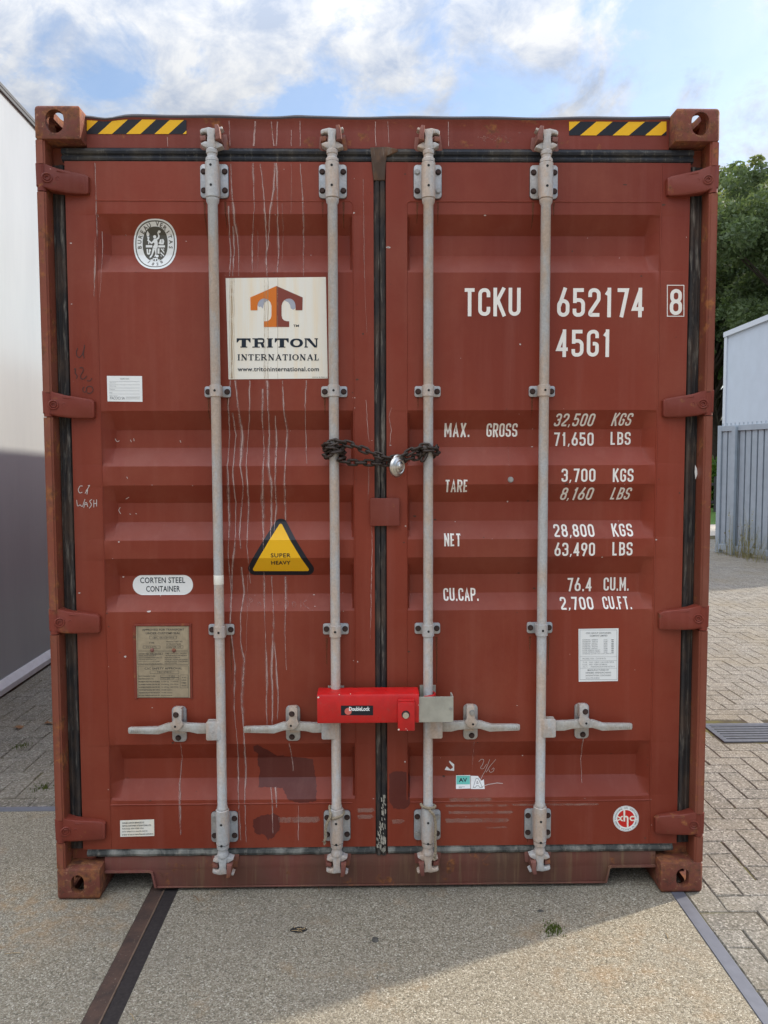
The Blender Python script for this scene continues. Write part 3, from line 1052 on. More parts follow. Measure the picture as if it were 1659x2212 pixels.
# header with a slightly dented top edge
bm = newbm()
NX = 90
for_x = [-1.0565 + 2.113 * i / NX for i in range(NX + 1)]
rnd = random.Random(11)
def dent(x):
    d = 0.0022 * math.sin(x * 7 + 1) + 0.0015 * math.sin(x * 19)
    d -= 0.012 * math.exp(-((x + 0.98) / 0.05) ** 2)
    d += -0.004 * math.exp(-((x - 0.0) / 0.16) ** 2) + 0.003 * math.exp(-((x + 0.30) / 0.04) ** 2)
    return d
prof = [(0.178, 2.770), (YH, 2.772), (YH - .001, 2.83), (YH, 2.866), (YH - .006, 2.8745), (YH - .008, 2.880), (YH - .004, 2.8865), (0.09, 2.8875), (0.30, 2.8885)]
rows = []
for x in for_x:
    k = dent(x)
    rows.append([bm.verts.new((x, y, z + (k * max(0, (z - 2.85) / 0.037)))) for y, z in prof])
for a, c in zip(rows, rows[1:]):
    for i in range(len(prof) - 1):
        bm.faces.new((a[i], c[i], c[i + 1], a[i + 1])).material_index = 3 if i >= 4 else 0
bmesh.ops.recalc_face_normals(bm, faces=bm.faces)
face = None
HEADER_BM = bm

# sill with fork pocket notches
bm = newbm()
out = [(-1.057, 0.137), (-1.057, 0.083), (-0.885, 0.083), (-0.878, 0.078), (-0.866, 0.019), (0.866, 0.019), (0.878, 0.078), (0.885, 0.083), (1.057, 0.083), (1.057, 0.137)]
prism(bm, out, YH - .004, 0.178, 0.003)
for s in (-1, 1):                                        # folded lip round each notch
    pts = [(s * 1.055, 0.0805), (s * 0.886, 0.0805), (s * 0.8755, 0.0755), (s * 0.8635, 0.017)]
    t = newbm()
    ribbon2(t, pts, 0.007)
    r = bmesh.ops.extrude_face_region(t, geom=list(t.faces))
    for v in [q for q in r['geom'] if isinstance(q, bmesh.types.BMVert)]:
        v.co.y = 0.17
    for v in t.verts:
        v.co.y = YH - .014 if v.co.y < .1 else .17
    bmesh.ops.recalc_face_normals(t, faces=t.faces)
    join(bm, t)
box(bm, -0.865, 0.865, YH - .008, 0.10, 0.012, 0.0185, 0.002)
box(bm, -1.05, 1.05, 0.085, 0.178, 0.1375, 0.175)
SILL = link('door_sill', bm, M['paint_sill'], root, 40)

# body behind the doors
def corrug(x, inward):
    bm = newbm()
    pts = []
    y = 0.1785
    while y < 12.0:
        for dy, dx in ((0, 0), (.072, 0), (.140, .036), (.208, .036)):
            pts.append((x - inward * (0.004 + dx), y + dy))
        y += .278
    prev = None
    for px, py in pts:
        cur = (bm.verts.new((px, py, 0.155)), bm.verts.new((px, py, 2.83)))
        if prev:
            bm.faces.new((prev[0], cur[0], cur[1], prev[1]))
        prev = cur
    return bm
for s in (-1, 1):
    link('side_wall', corrug(s * 1.217, s), M['paint'], root)
    bm = newbm()
    xa, xb = sorted((s * 1.219, s * 1.16))
    box(bm, xa, xb, 0.1785, 12.013, 2.8305, 2.887, 0.004)
    link('top_rail', bm, M['paint_frame'], root)
    bm = newbm()
    box(bm, xa, xb, 0.1785, 12.013, 0.02, 0.1545, 0.004)
    link('bottom_rail', bm, M['paint_frame'], root)
bm = newbm()
box(bm, -1.159, 1.159, 0.3005, 12.02, 2.868, 2.8855)
link('roof', bm, M['paint'], root)
bm = newbm()
box(bm, -1.2, 1.2, 12.03, 12.09, 0.02, 2.86)
link('front_wall', bm, M['paint'], root)
bm = newbm()
box(bm, -1.158, 1.158, 0.18, 12.02, 0.12, 0.15)
for k in range(20):
    box(bm, -1.158, 1.158, 0.45 + k * .6, 0.5 + k * .6, 0.02, 0.1195)
link('floor_frame', bm, M['paint_frame'], root)
bm = newbm()
box(bm, -1.158, 1.158, 0.150, 0.178, 0.18, 2.76)        # inner closing face behind the doors
link('door_frame', bm, M['paint_frame'], root)

# ------------------------------------------------------------------ doors
def door(s):
    """s = -1 left, +1 right; panel + stiles in one sheet, folded into the five grooves"""
    xo, xi = 1.136, 0.0225
    xs = [xo, PX_OUT, PX_OUT - RAMP_O * .12, PX_OUT - RAMP_O * .88, PX_OUT - RAMP_O, 0.8, 0.6, 0.4, 0.2, PX_IN + RAMP_I, PX_IN + RAMP_I * .8, PX_IN + RAMP_I * .2, PX_IN, xi]
    zs = [ZDB, ZDT]
    for z0, z1, z2, z3 in GROOVES:
        for a, c in ((z0, z1), (z1, z2), (z2, z3)):
            pass
        for q, d in ((z0, z1), (z3, z2)):
            for f_ in (0, .06, .14):
                zs.append(q + (d - q) * f_)
        for q, d in ((z1, z0), (z2, z3)):
            for f_ in (0, .08):
                zs.append(q + (d - q) * f_)
        zs += [(z1 + z2) / 2, z1 + (z2 - z1) * .08, z1 + (z2 - z1) * .92]
    for k in range(1, 40):
        zs.append(ZDB + (ZDT - ZDB) * k / 40)
    zs = sorted(set(round(z, 5) for z in zs))
    def sm(v):                                            # softened folds
        return v
    bm = newbm()
    grid = []
    for z in zs:
        row = []
        for a in xs:
            x = s * a
            y = depth(x, z) if PX_IN < a < PX_OUT else YD
            wob = 0.0012 * math.sin(5.1 * x + 2.3 * z + s) + 0.0010 * math.sin(9.7 * z + 3 * x)
            if a in (xo, xi) or not (PX_IN < a < PX_OUT):
                wob = 0
            row.append(bm.verts.new((x, y + wob * 0.35, z)))
        grid.append(row)
    for r0, r1 in zip(grid, grid[1:]):
        for i in range(len(xs) - 1):
            bm.faces.new((r0[i], r0[i + 1], r1[i + 1], r1[i]))
    # returns at the edges
    bd = [ed for ed in bm.edges if ed.is_boundary]
    r = bmesh.ops.extrude_edge_only(bm, edges=bd)
    for v in [q for q in r['geom'] if isinstance(q, bmesh.types.BMVert)]:
        v.co.y = 0.10
    bmesh.ops.recalc_face_normals(bm, faces=bm.faces)
    bm.normal_update()
    if sum(f.normal.y for f in bm.faces if abs(f.normal.y) > .5) > 0:
        bmesh.ops.reverse_faces(bm, faces=bm.faces)
    # weld beads round the pressed panel
    zt, zb = zD(434), zD(1737)
    for xx, za, zc in ((PX_OUT, ZDT - .005, ZDB + .005), (PX_IN, zt - .016, zb + .01)):
        pts = []
        N = 60
        for k in range(N + 1):
            z = za + (zc - za) * k / N
            xw = s * (xx + rnd.uniform(-.0006, .0006))
            if xx == PX_OUT:
                xw -= s * 0.0
            pts.append((xw, YD + .0008, z))
        tube(bm, pts, 0.0030, 6)
    for z in (zt, zb):
        tube(bm, [(s * (PX_IN + .014 + (PX_OUT - PX_IN - .014) * k / 50), YD + .0008, z + rnd.uniform(-.0006, .0006)) for k in range(51)], 0.0030, 6)
    tube(bm, [(s * (PX_IN + .014 * (1 - math.sin(a))), YD + .0008, zt - .016 + .016 * math.cos(a)) for a in [R(q * 15) for q in range(7)]], 0.003, 6)
    return bm
DBM = {s: door(s) for s in (-1, 1)}
# material slots of a door: 0 paint, 1 repair paint, 2 drip, 3 faint drip, 4 scuff, 5 chalk, 6 marker
DM = [M['paint'], M['patch'], M['drip'], M['drip_soft'], M['scuff'], M['chalk'], M['marker'], M['rustchip'], M['rustrun']]
def add_flat(s, t, eps, mi):
    bmesh.ops.remove_doubles(t, verts=t.verts, dist=1e-6)
    conform(t, eps)
    face_front(t)
    join(DBM[s], t, mi)
def rough_poly(pts, amp, step=4, seed=0):
    rn = random.Random(seed)
    out = []
    for i in range(len(pts)):
        a, c = pts[i], pts[(i + 1) % len(pts)]
        n = max(1, int(math.hypot(c[0] - a[0], c[1] - a[1]) / step))
        for k in range(n):
            out.append((a[0] + (c[0] - a[0]) * k / n + rn.uniform(-amp, amp), a[1] + (c[1] - a[1]) * k / n + rn.uniform(-amp, amp)))
    return out
for s, pts, am in ((-1, [(548, 1612), (566, 1606), (600, 1604), (640, 1603), (672, 1604), (675, 1640), (681, 1670), (684, 1705), (683, 1730), (650, 1736), (622, 1728), (610, 1702), (580, 1701), (558, 1699), (561, 1665), (556, 1640), (558, 1628), (549, 1622)], 1.5),
                   (-1, [(548, 1770), (565, 1762), (590, 1757), (603, 1764), (605, 1790), (592, 1806), (578, 1814), (570, 1803), (552, 1800), (545, 1785)], 1.8),
                   (1, [(841, 1672), (852, 1666), (880, 1667), (886, 1676), (885, 1738), (874, 1748), (850, 1746), (841, 1732)], 1.0)):
    t = newbm()
    px_poly(t, rough_poly(pts, am, 4, 3))
    add_flat(s, t, 0.0006, 1)
STREAK = [
 (-1, 2, 3.0, [(205.5, 352), (207, 400), (208, 432), (208, 458)]), (-1, 2, 1.6, [(208, 458), (209, 502), (205.5, 581), (203, 640)]), (-1, 2, 1.4, [(212, 463), (221, 502), (222, 541), (218, 607), (215, 650)]),
 (-1, 2, 1.9, [(498, 354), (501, 409), (507, 482), (514, 518), (516, 597)]), (-1, 2, 2.2, [(494, 445), (496, 518), (499, 555), (496, 597)]), (-1, 2, 2.2, [(503, 489), (506, 536), (503, 597)]),
 (-1, 2, 1.8, [(547, 352), (547, 372), (549, 445), (545, 518), (545, 591)]), (-1, 2, 2.6, [(594, 352), (594, 365), (591, 409), (583, 456), (580, 518), (575, 555), (577, 597)]),
 (-1, 2, 2.4, [(597, 352), (598, 372), (600, 482), (603, 536), (599, 589)]), (-1, 2, 1.6, [(561.5, 354), (569, 409), (574, 482), (576, 555), (577, 590)]), (-1, 2, 2.0, [(649, 354), (654.5, 445), (656, 518), (656, 597)]),
 (-1, 3, 1.6, [(629, 354), (630, 372), (629, 467)]), (-1, 3, 1.6, [(557, 500), (558, 540), (556, 585)]), (-1, 3, 1.5, [(610, 440), (612, 500), (609, 585)]),
 (-1, 3, 2.4, [(784, 387), (786, 482), (787, 560), (789, 646), (793, 719)]), (-1, 2, 1.5, [(786, 540), (787, 600)]),
 (-1, 2, 2.0, [(498, 822), (493.5, 876), (496, 940), (492, 1004), (493.5, 1068), (495, 1132), (493.5, 1196), (500, 1293)]),
 (-1, 2, 2.0, [(503, 892), (509.5, 940), (503, 1020), (509.5, 1084), (508, 1164), (501.5, 1228), (501, 1293)]),
 (-1, 2, 2.5, [(508, 822), (514, 876), (524, 940), (519, 1004), (525.6, 1052), (522, 1100), (517.5, 1158), (520, 1185)]),
 (-1, 2, 1.6, [(540, 822), (538, 908), (532, 1004), (537, 1084), (533.6, 1180), (541.6, 1260)]), (-1, 2, 2.6, [(568, 840), (566.6, 908), (570.5, 972), (567, 1068), (569, 1164), (570, 1245)]),
 (-1, 2, 3.2, [(577, 822), (578.5, 876), (581.7, 940), (580, 1004), (587, 1052), (586, 1132), (583, 1180)]), (-1, 2, 2.2, [(594.5, 898), (598, 956), (593.5, 1036), (596.7, 1094), (592, 1150)]),
 (-1, 2, 2.4, [(610.5, 822), (613.7, 892), (620, 934), (615, 1020), (617, 1124)]), (-1, 2, 1.7, [(662, 822), (658.6, 876), (660, 924), (663, 1001)]),
 (-1, 2, 2.5, [(522, 1225), (524, 1241), (528, 1277), (520, 1328), (520, 1388), (528, 1427), (522, 1507), (526, 1566), (528, 1605), (532, 1665), (528, 1724), (532, 1819)]),
 (-1, 2, 1.7, [(502, 1241), (498, 1348), (508, 1447), (506, 1526), (514, 1625), (516, 1744), (520, 1815)]), (-1, 2, 2.2, [(571, 1245), (571, 1328), (577, 1447), (575, 1526), (577, 1566)]),
 (-1, 2, 2.6, [(587, 1245), (591, 1328), (587, 1427), (589, 1526), (588, 1566)]), (-1, 2, 1.6, [(593, 1388), (601, 1495), (599, 1554)]), (-1, 2, 1.9, [(617, 1245), (616, 1368), (619, 1447)]),
 (-1, 2, 1.9, [(391, 1605), (394, 1637), (389, 1685), (389, 1736), (391, 1803)]), (-1, 3, 4.0, [(388, 1690), (387, 1750), (390, 1803)]), (-1, 2, 1.6, [(625, 1606), (631, 1637), (633, 1665)]),
 (-1, 2, 1.7, [(585, 1700), (589, 1752), (590, 1800)]), (-1, 2, 1.6, [(595, 1700), (597, 1744)]), (-1, 2, 1.4, [(644.6, 1740), (644.6, 1815)]), (-1, 3, 1.6, [(535, 1240), (534, 1330), (531, 1420)]),
 (-1, 2, 1.4, [(791, 864), (793.7, 916), (797.6, 955)]), (-1, 2, 1.5, [(803, 1138), (804, 1200), (801.5, 1296), (800, 1380)]), (-1, 3, 1.6, [(815 - 18, 1000), (795, 1080)]),
 (1, 2, 1.4, [(1024, 1601), (1022, 1629), (1019, 1669)]), (1, 2, 1.8, [(1259.6, 1595), (1257, 1616), (1255, 1640), (1257, 1691)]),
 (1, 2, 1.3, [(846, 880), (840, 900), (845, 930), (842, 960)]), (1, 3, 1.4, [(1098, 960), (1100, 1010)]),
]
rs = random.Random(21)
for s, mi, wd, pts in STREAK:
    q = []
    for (a, bq), (c, d) in zip(pts, pts[1:]):
        n = max(2, int(abs(d - bq) / 9))
        for k in range(n):
            q.append((a + (c - a) * k / n + rs.uniform(-.7, .7), bq + (d - bq) * k / n))
    q.append(pts[-1])
    P3 = [surf(*p) for p in q]
    N = len(P3)
    wds = [0.95 * wd / 600 * (0.75 + 0.5 * rs.random()) * (0.45 + 0.55 * min(1, (N - 1 - i) / (N * .25 + 1e-6), 1)) for i in range(N)]
    ph = rs.uniform(0, 6)
    wds = [v * (0.75 + 0.45 * math.sin(i * .23 + ph) * math.sin(i * .071 + 2 * ph)) for i, v in enumerate(wds)]
    t = newbm()
    ribbon2(t, [(p.x, p.z) for p in P3], 0.003, False, 0.0, 0, wds)
    add_flat(s, t, 0.0011, mi)
    if wd > 1.5 and mi == 2:                              # thin bloom either side of the run
        t = newbm()
        ribbon2(t, [(p.x + .0012 * math.sin(i * .3 + ph), p.z) for i, p in enumerate(P3)], 0.003, False, 0.0, 0, [v * 2.8 for v in wds])
        add_flat(s, t, 0.0007, 3)
# scuffs
for s, (x0, y0, x1, y1) in [(1, (962, 1738, 1095, 1742)), (1, (968, 1752, 1105, 1757)), (1, (962, 1768, 1096, 1776)), (1, (1050, 1786, 1092, 1788)), (1, (970, 1724, 1060, 1731)),
                            (-1, (772, 1746, 806, 1754)), (-1, (772, 1760, 803, 1768)), (1, (846, 1770, 870, 1778)), (-1, (600, 1765, 688, 1776)), (1, (1106, 1736, 1290, 1739))]:
    t = newbm()
    px_poly(t, rough_poly([(x0, y0), (x1, y0 - 1), (x1 + 4, (y0 + y1) / 2), (x1 - 3, y1), (x0 + 2, y1 + 1)], 0.6, 6, int(x0)))
    add_flat(s, t, 0.0012, 4)
# chipped paint along folds, welds and bolted plates, and rust weeping from fixings
rc_ = random.Random(77)
for k in range(230):
    s = rc_.choice((-1, 1))
    kind = rc_.random()
    if kind < .35:
        x = s * rc_.choice((PX_OUT, PX_IN, 1.128, 0.03)) + rc_.gauss(0, .006)
        z = rc_.uniform(ZDB + .02, ZDT - .02)
    elif kind < .7:
        x = s * rc_.uniform(PX_IN + .03, PX_OUT - .03)
        z = rc_.choice(ZBREAK) + rc_.gauss(0, .004)
    else:
        x = s * rc_.uniform(.06, 1.1)
        z = ZDB + (ZDT - ZDB) * rc_.random() ** 1.7
    if not .03 < abs(x) < 1.13:
        continue
    r_ = .0011 + .0030 * rc_.random() ** 3
    st_ = rc_.uniform(.6, 2.6)
    t = newbm()
    poly(t, [(x + r_ * st_ * math.cos(R(a * 45)) * rc_.uniform(.6, 1.2), z + r_ * math.sin(R(a * 45)) * rc_.uniform(.6, 1.2)) for a in range(8)])
    add_flat(s, t, 0.0005, 7 if rc_.random() < .6 else 5)
RODX = [-0.597, -0.1695, 0.1745, 0.5975]
for rx in RODX:
    s = -1 if rx < 0 else 1
    for dx, z, ln in [(-.038, zD(432), .10), (.038, zD(432), .07), (-.035, zD(858), .09), (.035, zD(858), .06), (.035, zD(1379), .12), (-.035, zD(1379), .07), (-.038, zD(1819), .03)]:
        if rc_.random() < .25:
            continue
        n_ = 8
        ln *= rc_.uniform(.6, 1.5)
        z = max(z, ZDB + ln + .01)
        t = newbm()
        ribbon2(t, [(rx + dx + rc_.uniform(-.0008, .0008), z - ln * k / n_) for k in range(n_ + 1)], .004, False, 0, 0, [.009 * (1 - .75 * k / n_) for k in range(n_ + 1)])
        add_flat(s, t, 0.0008, 8)
# hand-written marks
HAND = [(-1, 6, 1.7, [[(168, 752), (165, 760), (166, 768), (171, 774), (178, 766), (183, 750)], [(183, 745), (180, 765), (182, 774)],
                      [(160, 798), (164, 795), (162, 806), (168, 812), (165, 818)], [(172, 795), (178, 793), (181, 800), (174, 812), (175, 820), (183, 818), (188, 812)],
                      [(188, 822), (194, 824), (199, 817)], [(182, 836), (178, 840), (181, 848), (188, 846), (186, 838), (192, 834), (200, 836), (202, 844), (194, 851), (188, 848)]]),
        (-1, 5, 1.5, [[(179, 1050), (173, 1049), (169, 1058), (172, 1066), (178, 1063)], [(194, 1048), (184, 1066)], [(186, 1060), (190, 1056), (188, 1068)],
                      [(166, 1080), (168, 1098), (174, 1086), (177, 1099), (184, 1078)], [(181, 1097), (186, 1079), (190, 1095)], [(183, 1090), (189, 1089)], [(199, 1079), (193, 1082), (199, 1090), (193, 1098)], [(203, 1080), (203, 1096)], [(203, 1088), (210, 1087)], [(209, 1079), (209, 1094)]]),
        (1, 5, 0.9, [[(1034, 1645), (1040, 1639), (1046, 1641), (1042, 1652), (1036, 1660), (1044, 1661), (1051, 1650)], [(1058, 1640), (1048, 1665), (1036, 1690)], [(1071, 1640), (1058, 1655), (1050, 1668)], [(1062, 1662), (1068, 1656), (1066, 1666), (1058, 1669), (1056, 1662)]]),
        (1, 5, 1.1, [[(1040, 1699), (1055, 1694), (1074, 1691), (1086, 1692)]]),
        (-1, 3, 1.2, [[(540, 1290), (538, 1310)], [(540, 1292), (548, 1296), (540, 1302)], [(556, 1308), (560, 1296), (564, 1308)], [(602, 1296), (598, 1302), (604, 1310), (610, 1300), (602, 1296)], [(616, 1296), (614, 1312), (624, 1308), (622, 1298), (616, 1296)], [(632, 1300), (638, 1300), (640, 1310), (632, 1312), (632, 1300)], [(650, 1296), (650, 1312)], [(662, 1296), (652, 1304), (676, 1320)]]),
        (-1, 5, 1.3, [[(249, 948), (253, 955), (258, 952)], [(282, 950), (284, 955)], [(289, 947), (290, 953)], [(389, 951), (391, 956)], [(272, 1078), (279, 1074)], [(260, 1096), (256, 1102), (261, 1110)], [(280, 1110), (283, 1111)], [(293, 1109), (296, 1110)], [(274, 1030), (276, 1034)]])]
for s, mi, wd, strokes in HAND:
    for k, st in enumerate(strokes):
        q = fillet(st, 5, False, 4)
        P3 = [surf(*p) for p in q]
        t = newbm()
        ribbon2(t, [(p.x, p.z) for p in P3], wd / 600, False, -0.0001 * (k % 4))
        add_flat(s, t, 0.0013, mi)
DOOR = {}
for s in (-1, 1):
    DOOR[s] = link('door', DBM[s], DM, root, 28)

# streaks that start on the header
for wd, mi, pts in [(1.7, 1, [(495, 252), (497, 316)]), (3.6, 1, [(552, 254), (549, 300), (548, 316)]), (2.2, 1, [(585, 256), (590, 300), (592, 316)]), (2.4, 1, [(600, 254), (597, 316)]),
                    (1.4, 1, [(629, 281), (629.5, 316)]), (1.8, 1, [(648, 256), (648.6, 316)]), (1.5, 1, [(811, 257), (811, 300), (812, 316)]), (1.2, 1, [(838, 262), (840, 310)]), (1.3, 1, [(968, 256), (969, 316)]), (1.0, 1, [(361, 296), (363, 317)])]:
    t = newbm()
    q = []
    for (a, bq), (c, d) in zip(pts, pts[1:]):
        for k in range(5):
            q.append((a + (c - a) * k / 5 + rs.uniform(-.6, .6), bq + (d - bq) * k / 5))
    q.append(pts[-1])
    ribbon2(t, [(at(*p, YH).x, at(*p, YH).z) for p in q], wd / 590)
    for v in t.verts:
        v.co.y = YH - 0.0016
    face_front(t)
    join(HEADER_BM, t, mi)
t = newbm()
for k in range(46):
    px, py = rs.gauss(1075, 20), rs.gauss(300, 6)
    px_poly(t, rough_poly([(px, py), (px + rs.uniform(1, 5), py + rs.uniform(-1, 1)), (px + rs.uniform(0, 3), py + rs.uniform(1, 3))], .4, 3, k), 0, 0, YH)
for v in t.verts:
    v.co.y = YH - 0.0016 + rs.uniform(-.0003, .0003)
face_front(t)
join(HEADER_BM, t, 2)
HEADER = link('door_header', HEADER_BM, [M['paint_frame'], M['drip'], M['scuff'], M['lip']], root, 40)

# gaskets: each door carries its own lip
def strip(bm, pts_xz, y, wd, horizontal, mi=0):
    pass
for s in (-1, 1):
    D = DOOR[s]
    bm = newbm()                                          # hinge side
    xa, xb = sorted((s * 1.186, s * 1.1365))
    box(bm, xa, xb, 0.068, 0.0835, 0.165, 2.712, 0.002)
    tube(bm, [(s * 1.152, 0.069, 0.17 + 2.54 * k / 30) for k in range(31)], 0.011, 8)
    tube(bm, [(s * 1.174, 0.071, 0.17 + 2.54 * k / 30) for k in range(31)], 0.006, 8)
    link('side_gasket', bm, M['rubber'], D, 40)
    bm = newbm()                                          # top
    xa, xb = sorted((s * 1.146, s * 0.024))
    box(bm, xa, xb, 0.060, 0.0835, 2.7225, 2.771, 0.002)
    n = 40
    tube(bm, [(xa + (xb - xa) * k / n, 0.060 + .0008 * math.sin(k * 1.7), 2.757) for k in range(n + 1)], 0.011, 8)
    tube(bm, [(xa + (xb - xa) * k / n, 0.0615, 2.733 + .0006 * math.sin(k * 2.3)) for k in range(n + 1)], 0.009, 8)
    link('top_gasket', bm, M['rubber_top'], D, 40)
    xa, xb = sorted((s * 1.120, s * 0.024))
    bm = newbm()                                          # bottom
    box(bm, xa, xb, 0.060, 0.0835, 0.1375, 0.1675, 0.002)
    tube(bm, [(xa + (xb - xa) * k / n, 0.060 + .001 * math.sin(k * 1.3), 0.151 + .001 * math.sin(k * 2.1)) for k in range(n + 1)], 0.013, 8)
    tube(bm, [(xa + (xb - xa) * k / n, 0.059, 0.1665 + .0008 * math.sin(k * 1.9)) for k in range(n + 1)], 0.0035, 6)
    link('bottom_gasket', bm, M['rubber_pale'], D, 40)
bm = newbm()                                              # centre lip belongs to the left door
box(bm, -0.0222, 0.0205, 0.0585, 0.0835, 0.130, 2.76, 0.002)
tube(bm, [(-0.010 + .0008 * math.sin(k), 0.058, 0.135 + 2.62 * k / 60) for k in range(61)], 0.009, 8)
tube(bm, [(0.009 + .0006 * math.sin(k * .7), 0.0585, 0.135 + 2.62 * k / 60) for k in range(61)], 0.0095, 8)
prism(bm, [(-0.034, 2.772), (0.030, 2.774), (0.066, 2.766), (0.066, 2.757), (0.026, 2.742), (0.0215, 2.70), (0.019, 2.655), (-0.022, 2.655), (-0.027, 2.70)], 0.046, 0.07, 0.004, 1)
link('centre_gasket', bm, [M['rubber'], M['cap']], DOOR[-1], 40)
t = newbm()                                               # peeled white skin on the lower end of the centre lip
rp_ = random.Random(5)
for k in range(70):
    v = rp_.random() ** 1.6
    px, py = 823 + 6 * (1 - v) + rp_.gauss(0, 3.2 + 3 * v ** 3), 1838 - 118 * (1 - v) if k > 20 else rp_.uniform(1812, 1838)
    px = min(832, max(811, px))
    h = rp_.uniform(3, 13)
    px_poly(t, rough_poly([(px - 1.2, py - h / 2), (px + 1.3, py - h / 2 + 2), (px + 1.6, py + h / 2), (px - .8, py + h / 2 - 1)], .5, 3, k), -0.0001 * k * .1, 0, 0.046)
for v in t.verts:
    v.co.y += 0.0478
face_front(t)
link('peeling_skin', t, M['skin'], DOOR[-1])

# locking plate over the centre lip (anti-rack plate)
bm = newbm()
p0, p1 = at(800, 1136, 0.04), at(863, 1076, 0.04)
prism(bm, rrect(p0.x, p1.x, p0.z, p1.z, 0.005, 3), 0.036, 0.0545, 0.002)
link('overlap_plate', bm, M['paint_frame'], DOOR[1], 40)

# hinges
HOUT = [(105, 636), (178, 638), (260, 664), (470, 697), (505, 716), (502, 848), (480, 858), (340, 858), (215, 846), (170, 832), (108, 822)]
for s in (-1, 1):
    for zt, zb in HZ:
        zc = (zt + zb) / 2 + .004
        bm = newbm()
        k = 1 / 3.84 / 598.0
        pts = []
        for hx, hy in HOUT:
            pts.append((-1.2195 + (hx - 105) * k * 1.0, zc - (hy - 742) * k))
        pts = [(-x if s > 0 else x, z) for x, z in pts]
        def yf(x, z):
            u = (1.2195 - abs(x)) / 0.174
            return 0.001 + 0.036 * min(1, max(0, (u - .12) / .75)) ** 0.8
        prism(bm, pts, 0, 0.054, 0.004, 0, yf)
        cyl(bm, (s * 1.2025, 0.017, zb + .0), (s * 1.2025, 0.017, zt), 0.0165, None, 16)
        # raised maker's rings cast in the blade
        for rx, rr, th in ((0.038, 0.0150, 0.0034), (0.038, 0.0080, 0.0026), (0.072, 0.0066, 0.0018)):
            cx = s * (1.2195 - rx)
            yy = yf(cx, 0) - .0002
            tube(bm, [(cx + rr * math.cos(a), yf(cx + rr * math.cos(a), 0) - .0004, zc - .003 + rr * math.sin(a)) for a in [R(q * 22.5) for q in range(16)]], th, 6, True)
        for (hx0, hy0), (hx1, hy1) in (((265, 688), (462, 718)), ((262, 826), (462, 838)), ((476, 726), (474, 836))):
            q0, q1 = (1.2195 - (hx0 - 105) * k, zc - (hy0 - 742) * k), (1.2195 - (hx1 - 105) * k, zc - (hy1 - 742) * k)
            tube(bm, [(s * (q0[0] + (q1[0] - q0[0]) * j / 6), yf(q0[0] + (q1[0] - q0[0]) * j / 6, 0), q0[1] + (q1[1] - q0[1]) * j / 6) for j in range(7)], .0026, 6)
        link('hinge', bm, M['paint_frame'], DOOR[s], 35)

# ------------------------------------------------------------------ locking bars
BOLT = None
def bolt_bm(r=0.0088, h=0.007):
    bm = newbm()
    t = newbm()
    bmesh.ops.create_cone(t, cap_ends=True, segments=6, radius1=r, radius2=r * .93, depth=h)
    join(bm, t, 0, Matrix.Translation((0, -h / 2, 0)) @ Matrix.Rotation(R(90), 4, 'X'))
    t = newbm()
    bmesh.ops.create_cone(t, cap_ends=True, segments=14, radius1=r * 1.25, radius2=r * 1.2, depth=0.002)
    join(bm, t, 0, Matrix.Translation((0, -0.001, 0)) @ Matrix.Rotation(R(90), 4, 'X'))
    return bm
def mesh_of(bm, name, m):
    me = bpy.data.meshes.new(name)
    bm.to_mesh(me)
    bm.free()
    me.materials.append(m)
    return me
BOLT_ME = mesh_of(bolt_bm(), 'bolt', M['bolt'])
BOLTZ_ME = mesh_of(bolt_bm(), 'zinc_bolt', M['boltz'])
def bolt(parent, x, y, z, pale=False):
    o = bpy.data.objects.new('bolt', BOLTZ_ME if pale else BOLT_ME)
    COL.objects.link(o)
    o.parent = parent
    o.location = (x, y, z)
    o.rotation_euler = (0, rs.uniform(0, 1), 0)
    if pale:
        o['label'] = 'pale zinc bolt'
    return o
RODS = [-0.597, -0.1695, 0.1745, 0.5975]
Z_T = dict(cam0=at(468, 279, ROD_Y).z, cam1=at(468, 322, ROD_Y).z, slv0=at(468, 350, ROD_Y).z, pl0=at(468, 356, YD).z, pl1=at(468, 429, YD).z, slv1=at(468, 428, ROD_Y).z)
Z_B = dict(pl0=at(488, 1752, YD).z, pl1=at(488, 1817, YD).z, slv0=at(488, 1748, ROD_Y).z, slv1=at(488, 1822, ROD_Y).z, cam0=at(488, 1849, ROD_Y).z, cam1=at(488, 1886, ROD_Y).z)
Z_G = [(at(478, 832, ROD_Y).z, at(478, 857, ROD_Y).z), (at(482, 1352, ROD_Y).z, at(482, 1377, ROD_Y).z)]
Z_H = at(484, 1571, ROD_Y).z
BARS = []
